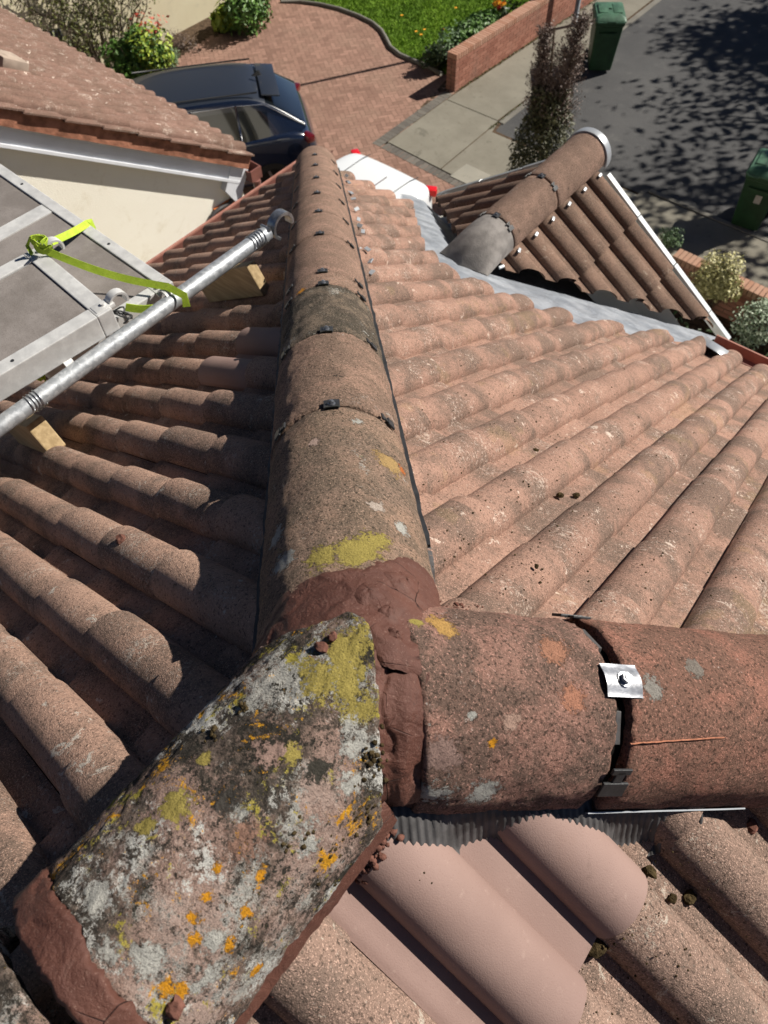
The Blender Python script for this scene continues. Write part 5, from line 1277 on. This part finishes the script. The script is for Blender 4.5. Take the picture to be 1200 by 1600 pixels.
# lamp post
pp = G(897, 40); m = MB(); root = empty('lamp_post', (pp.x, pp.y, GZ), 'grey steel post on the footway by the garden wall', 'post')
m.tube([(pp.x, pp.y, GZ), (pp.x, pp.y, GZ + 1.2), (pp.x, pp.y, GZ + 7.2)], [.055, .05, .04], 16); m.build('pole', M['post'], root, smooth=True); m = MB(); m.tube([(pp.x, pp.y, GZ + .01), (pp.x, pp.y, GZ + .10)], [.085, .07], 16); m.build('base_collar', M['post'], root, smooth=True, angle=40)
adopt(root)
# heap at the top left corner
m = MB(); root = empty('covered_heap', (-17.0, 8.0, GZ), 'dark heap under a draped pale cloth beyond the neighbouring roof, top left corner', 'heap'); hp = hit(20, 20, (0, 0, 1), GZ + 1.2)
b = bmesh.new(); bmesh.ops.create_icosphere(b, subdivisions=4, radius=1)
for v in b.verts: k = 1 + .25 * nz(v.co.x * 2, v.co.y * 2, v.co.z * 2); v.co = Vector((v.co.x * 1.0 * k, v.co.y * .8 * k, max(-.9, v.co.z) * .9 * k))
m.addbm(b, Matrix.Translation((hp.x, hp.y, GZ + .8))); m.build('heap', M['grey_wall'], root, smooth=True)
hp2 = hit(82, 30, (0, 0, 1), GZ + 1.1); m = MB(); P = []
for i in range(20):
    P.append([Vector((hp2.x - .1 + .25 * (i / 19 - .5) + .05 * math.sin(i * 1.3), hp2.y + .4 * (i / 19 - .5), GZ + 1.5 - 1.2 * j / 11 + .08 * math.sin(i * .9))) + Vector((.12 * math.sin(i * 1.7 + j * .3) + j * .03, 0, 0)) for j in range(12)])
m.grid(P); m.grid([[p + Vector((.01, 0, 0)) for p in r][::-1] for r in P]); m.build('cloth', M['cloth'], root, smooth=True); adopt(root)

# ------------------------------------------------------------------ cars (x forward, y left)
def car(name, loc, rz, label, L=4.45, W_=1.84, H=1.66, paintm='car_black', roofm='car_roof', lampm='lamp_dark', suv=True):
    root = empty(name, loc, label, 'car'); hw = W_ / 2
    # stations: x, half width at belt, sill z, belt z, roof z (None = no greenhouse), roof half width
    xs = [-L/2, -L/2+.06, -L/2+.22, -L/2+.50, -L/2+.85, -L/2+1.35, -.25, .35, .95, 1.25, L/2-.55, L/2-.2, L/2-.04, L/2]
    tw = [.70, .86, .95, .99, 1, 1, 1, 1, 1, 1, .98, .90, .80, .66]
    sill = [.50, .36, .28, .24, .22, .2, .2, .2, .2, .22, .24, .28, .36, .48]
    belt = [.74, .90, 1.04, 1.07, 1.05, 1.03, 1.0, .98, .98, .97, .90, .82, .74, .66] if suv else [.72, .90, .99, 1.0, .99, .96, .93, .91, .91, .90, .84, .76, .70, .62]
    body = MB(); P = []
    for x, k, s, b_ in zip(xs, tw, sill, belt):
        w = hw * k; row = []
        sec = [(0, s), (.75, s), (.96, s + .05), (1.0, s + .18), (1.005, lerp(s, b_, .55)), (.985, b_ - .08), (.955, b_), (.90, b_ + .035), (.55, b_ + .055), (0, b_ + .06)]
        for f, z in sec: row.append(Vector((x, w * f, z)))
        row += [Vector((p.x, -p.y, p.z)) for p in row[::-1][1:-1]]
        P.append(row)
    body.grid(P, closeu=True); n0 = len(P[0]); body.face([body.vert(p) for p in P[0]][::-1]); body.face([body.vert(p) for p in P[-1]])
    o = body.build('body', M[paintm], root, smooth=True, angle=45, recalc=True)
    sub = o.modifiers.new('sub', 'SUBSURF'); sub.levels = 2; sub.render_levels = 2
    # greenhouse: pillars and roof as a painted shell, glass set in
    zr = H; gx = [-L/2+.16, -L/2+.80, -L/2+1.25, -.25, .45, 1.05, 1.42] if suv else [-L/2+.85, -L/2+1.45, -L/2+1.75, -.25, .35, .85, 1.25]
    rz_ = [zr - .52, zr - .05, zr - .005, zr, zr - .02, zr - .22, zr - .60]; rw = [.74, .66, .68, .70, .70, .70, .80]
    zb = [belt[2] + .02, belt[3], belt[4], belt[6], belt[7], belt[8], belt[9] + .02]
    bw_ = [.83, .91, .93, .94, .94, .93, .88]
    rows = []
    for i in range(7):
        r_ = []; z0_, z1_ = zb[i], max(rz_[i], zb[i] + .03)
        for (f, t_) in ((0, 0), (.06, .12), (.30, .9), (.40, .98)):
            pass
        w0, w1 = hw * bw_[i], hw * rw[i]
        r_ = [Vector((gx[i], w0, z0_)), Vector((gx[i], lerp(w0, w1, .84), lerp(z0_, z1_, .84))), Vector((gx[i], w1, lerp(z0_, z1_, .965))), Vector((gx[i], w1 * .82, z1_)), Vector((gx[i], 0, z1_ + .015))]
        r_ += [Vector((p.x, -p.y, p.z)) for p in r_[::-1][1:]]; rows.append(r_)
    g = MB(); ix = [[g.vert(p) for p in r] for r in rows]
    for i in range(6):
        for j in range(8):
            roofpart = j in (2, 3, 4, 5); ends = i in (0, 5); side = j in (0, 7)
            g.mi = 0
            if side and 0 < i < 5: g.mi = 1
            if ends and roofpart: g.mi = 1
            if i == 4 and roofpart and False: g.mi = 1
            if not g.mi and roofpart and 0 < i < 5: g.mi = 2
            g.face((ix[i][j], ix[i+1][j], ix[i+1][j+1], ix[i][j+1]))
    o = g.build('roof', [M[paintm], M['glass'], M[roofm]], root, smooth=True, angle=60, recalc=True)
    sub = o.modifiers.new('sub', 'SUBSURF'); sub.levels = 2; sub.render_levels = 2
    # window pillars and chrome trim
    m = MB()
    for sgn in (1, -1):
        for i in (2, 3, 4): a_, b_ = rows[i][0 if sgn > 0 else 8], rows[i][1 if sgn > 0 else 7]; m.tube([a_ + Vector((0, sgn * .004, 0)), b_ + Vector((0, sgn * .004, 0))], .022, 6)
    m.build('pillar', M[paintm], root, smooth=True)
    m = MB()
    for sgn in (1, -1): m.tube([rows[i][1 if sgn > 0 else 7] + Vector((0, sgn * .008, .0)) for i in range(0, 6)], .011, 6)
    m.build('window_trim', M['chrome'] if suv else M[paintm], root, smooth=True)
    # roof rails / seams
    m = MB()
    for sgn in (1, -1): m.tube([(x, sgn * hw * .60, zr + .012 - .02 * abs(x) ** 2 * .15) for x in (-1.35, -.8, 0, .6)], .012 if suv else .006, 6)
    m.build('roof_rail', M['black'] if suv else M['lamp_dark'], root, smooth=True)
    if suv:
        m = MB(); m.box((-L/2 + .66, 0, zr - .085), (.15, hw * .56, .014), Matrix.Rotation(-.16, 3, 'Y'), .016); m.build('spoiler', M[roofm], root, smooth=True, angle=40)
        m = MB(); b = bmesh.new(); bmesh.ops.create_cone(b, segments=8, radius1=.05, radius2=.008, depth=.07)
        for v in b.verts: v.co.x *= 1.8; v.co.x -= v.co.z * .6; v.co.y *= .5
        m.addbm(b, Matrix.Translation((-L/2 + .80, 0, zr + .035))); m.build('antenna', M['black'], root)
        m = MB(); m.box((-L/2 + .045, 0, .52), (.05, hw * .80, .05), None, .02); m.build('bumper_trim', M['chrome'], root)
    else:
        for y_ in (-.50, .50):
            m = MB(); m.tube([(-L/2 + .10, y_, 1.02), (-L/2 + .3, y_ * .98, 1.052), (-L/2 + .85, y_ * .96, 1.056)], .006, 5); m.build('boot_seam', M['black'], root)
    for sgn in (1, -1):
        m = MB(); m.box((-L/2 + .15, sgn * hw * .86, belt[2] - .07), (.07, .11, .06), Matrix.Rotation(sgn * .5, 3, 'Z'), .035); m.build('tail_lamp', M[lampm], root, smooth=True, angle=50)
        m = MB(); m.box((L/2 - .22, sgn * hw * .76, belt[11] - .10), (.10, .14, .06), Matrix.Rotation(-sgn * .5, 3, 'Z'), .03); m.build('headlight', M['chrome'], root)
        m = MB(); m.box((.85, sgn * (hw + .08), belt[8] + .06), (.06, .09, .06), None, .03); m.build('mirror', M[paintm], root, smooth=True)
        for x in (-L/2 + .82, L/2 - .82):
            w_ = MB(); y_ = sgn * (hw - .10); w_.tube([(x, y_ - sgn * .11, .34), (x, y_ + sgn * .115, .34)], .34, 28, caps=True); wo = w_.build('wheel', M['tyre'], root, smooth=True, angle=40)
            r2 = MB(); r2.tube([(x, y_ + sgn * .10, .34), (x, y_ + sgn * .120, .34)], .235, 24)
            r2.build('rim', M['gap'], wo); r3 = MB()
            for k in range(5):
                q = 2 * PI * k / 5; r3.box((x + .12 * math.cos(q), y_ + sgn * .123, .34 + .12 * math.sin(q)), (.11, .006, .022), Matrix.Rotation(-q, 3, 'Y'))
            r3.tube([(x, y_ + sgn * .118, .34), (x, y_ + sgn * .130, .34)], .04, 12); r3.build('spokes', M['rim'], wo)
    root.rotation_euler = (0, 0, rz); return root
hd = math.atan2(-.77, -.63)
ax = Vector((math.cos(hd), math.sin(hd))); rear = Vector((-8.93, 8.86)); cc = rear + ax * 4.45 / 2
car('parked_car', (cc.x, cc.y, GZ + .006), hd, 'glossy dark blue black estate car parked on the brick driveway')
car('parked_car', (-6.77, 6.25, GZ + .006), -PI / 2 - .03, 'white saloon with red tail lamp, its boot lid glimpsed beyond the eaves', L=4.5, W_=1.80, H=1.43, paintm='car_white', roofm='car_white', lampm='lamp_red', suv=False)
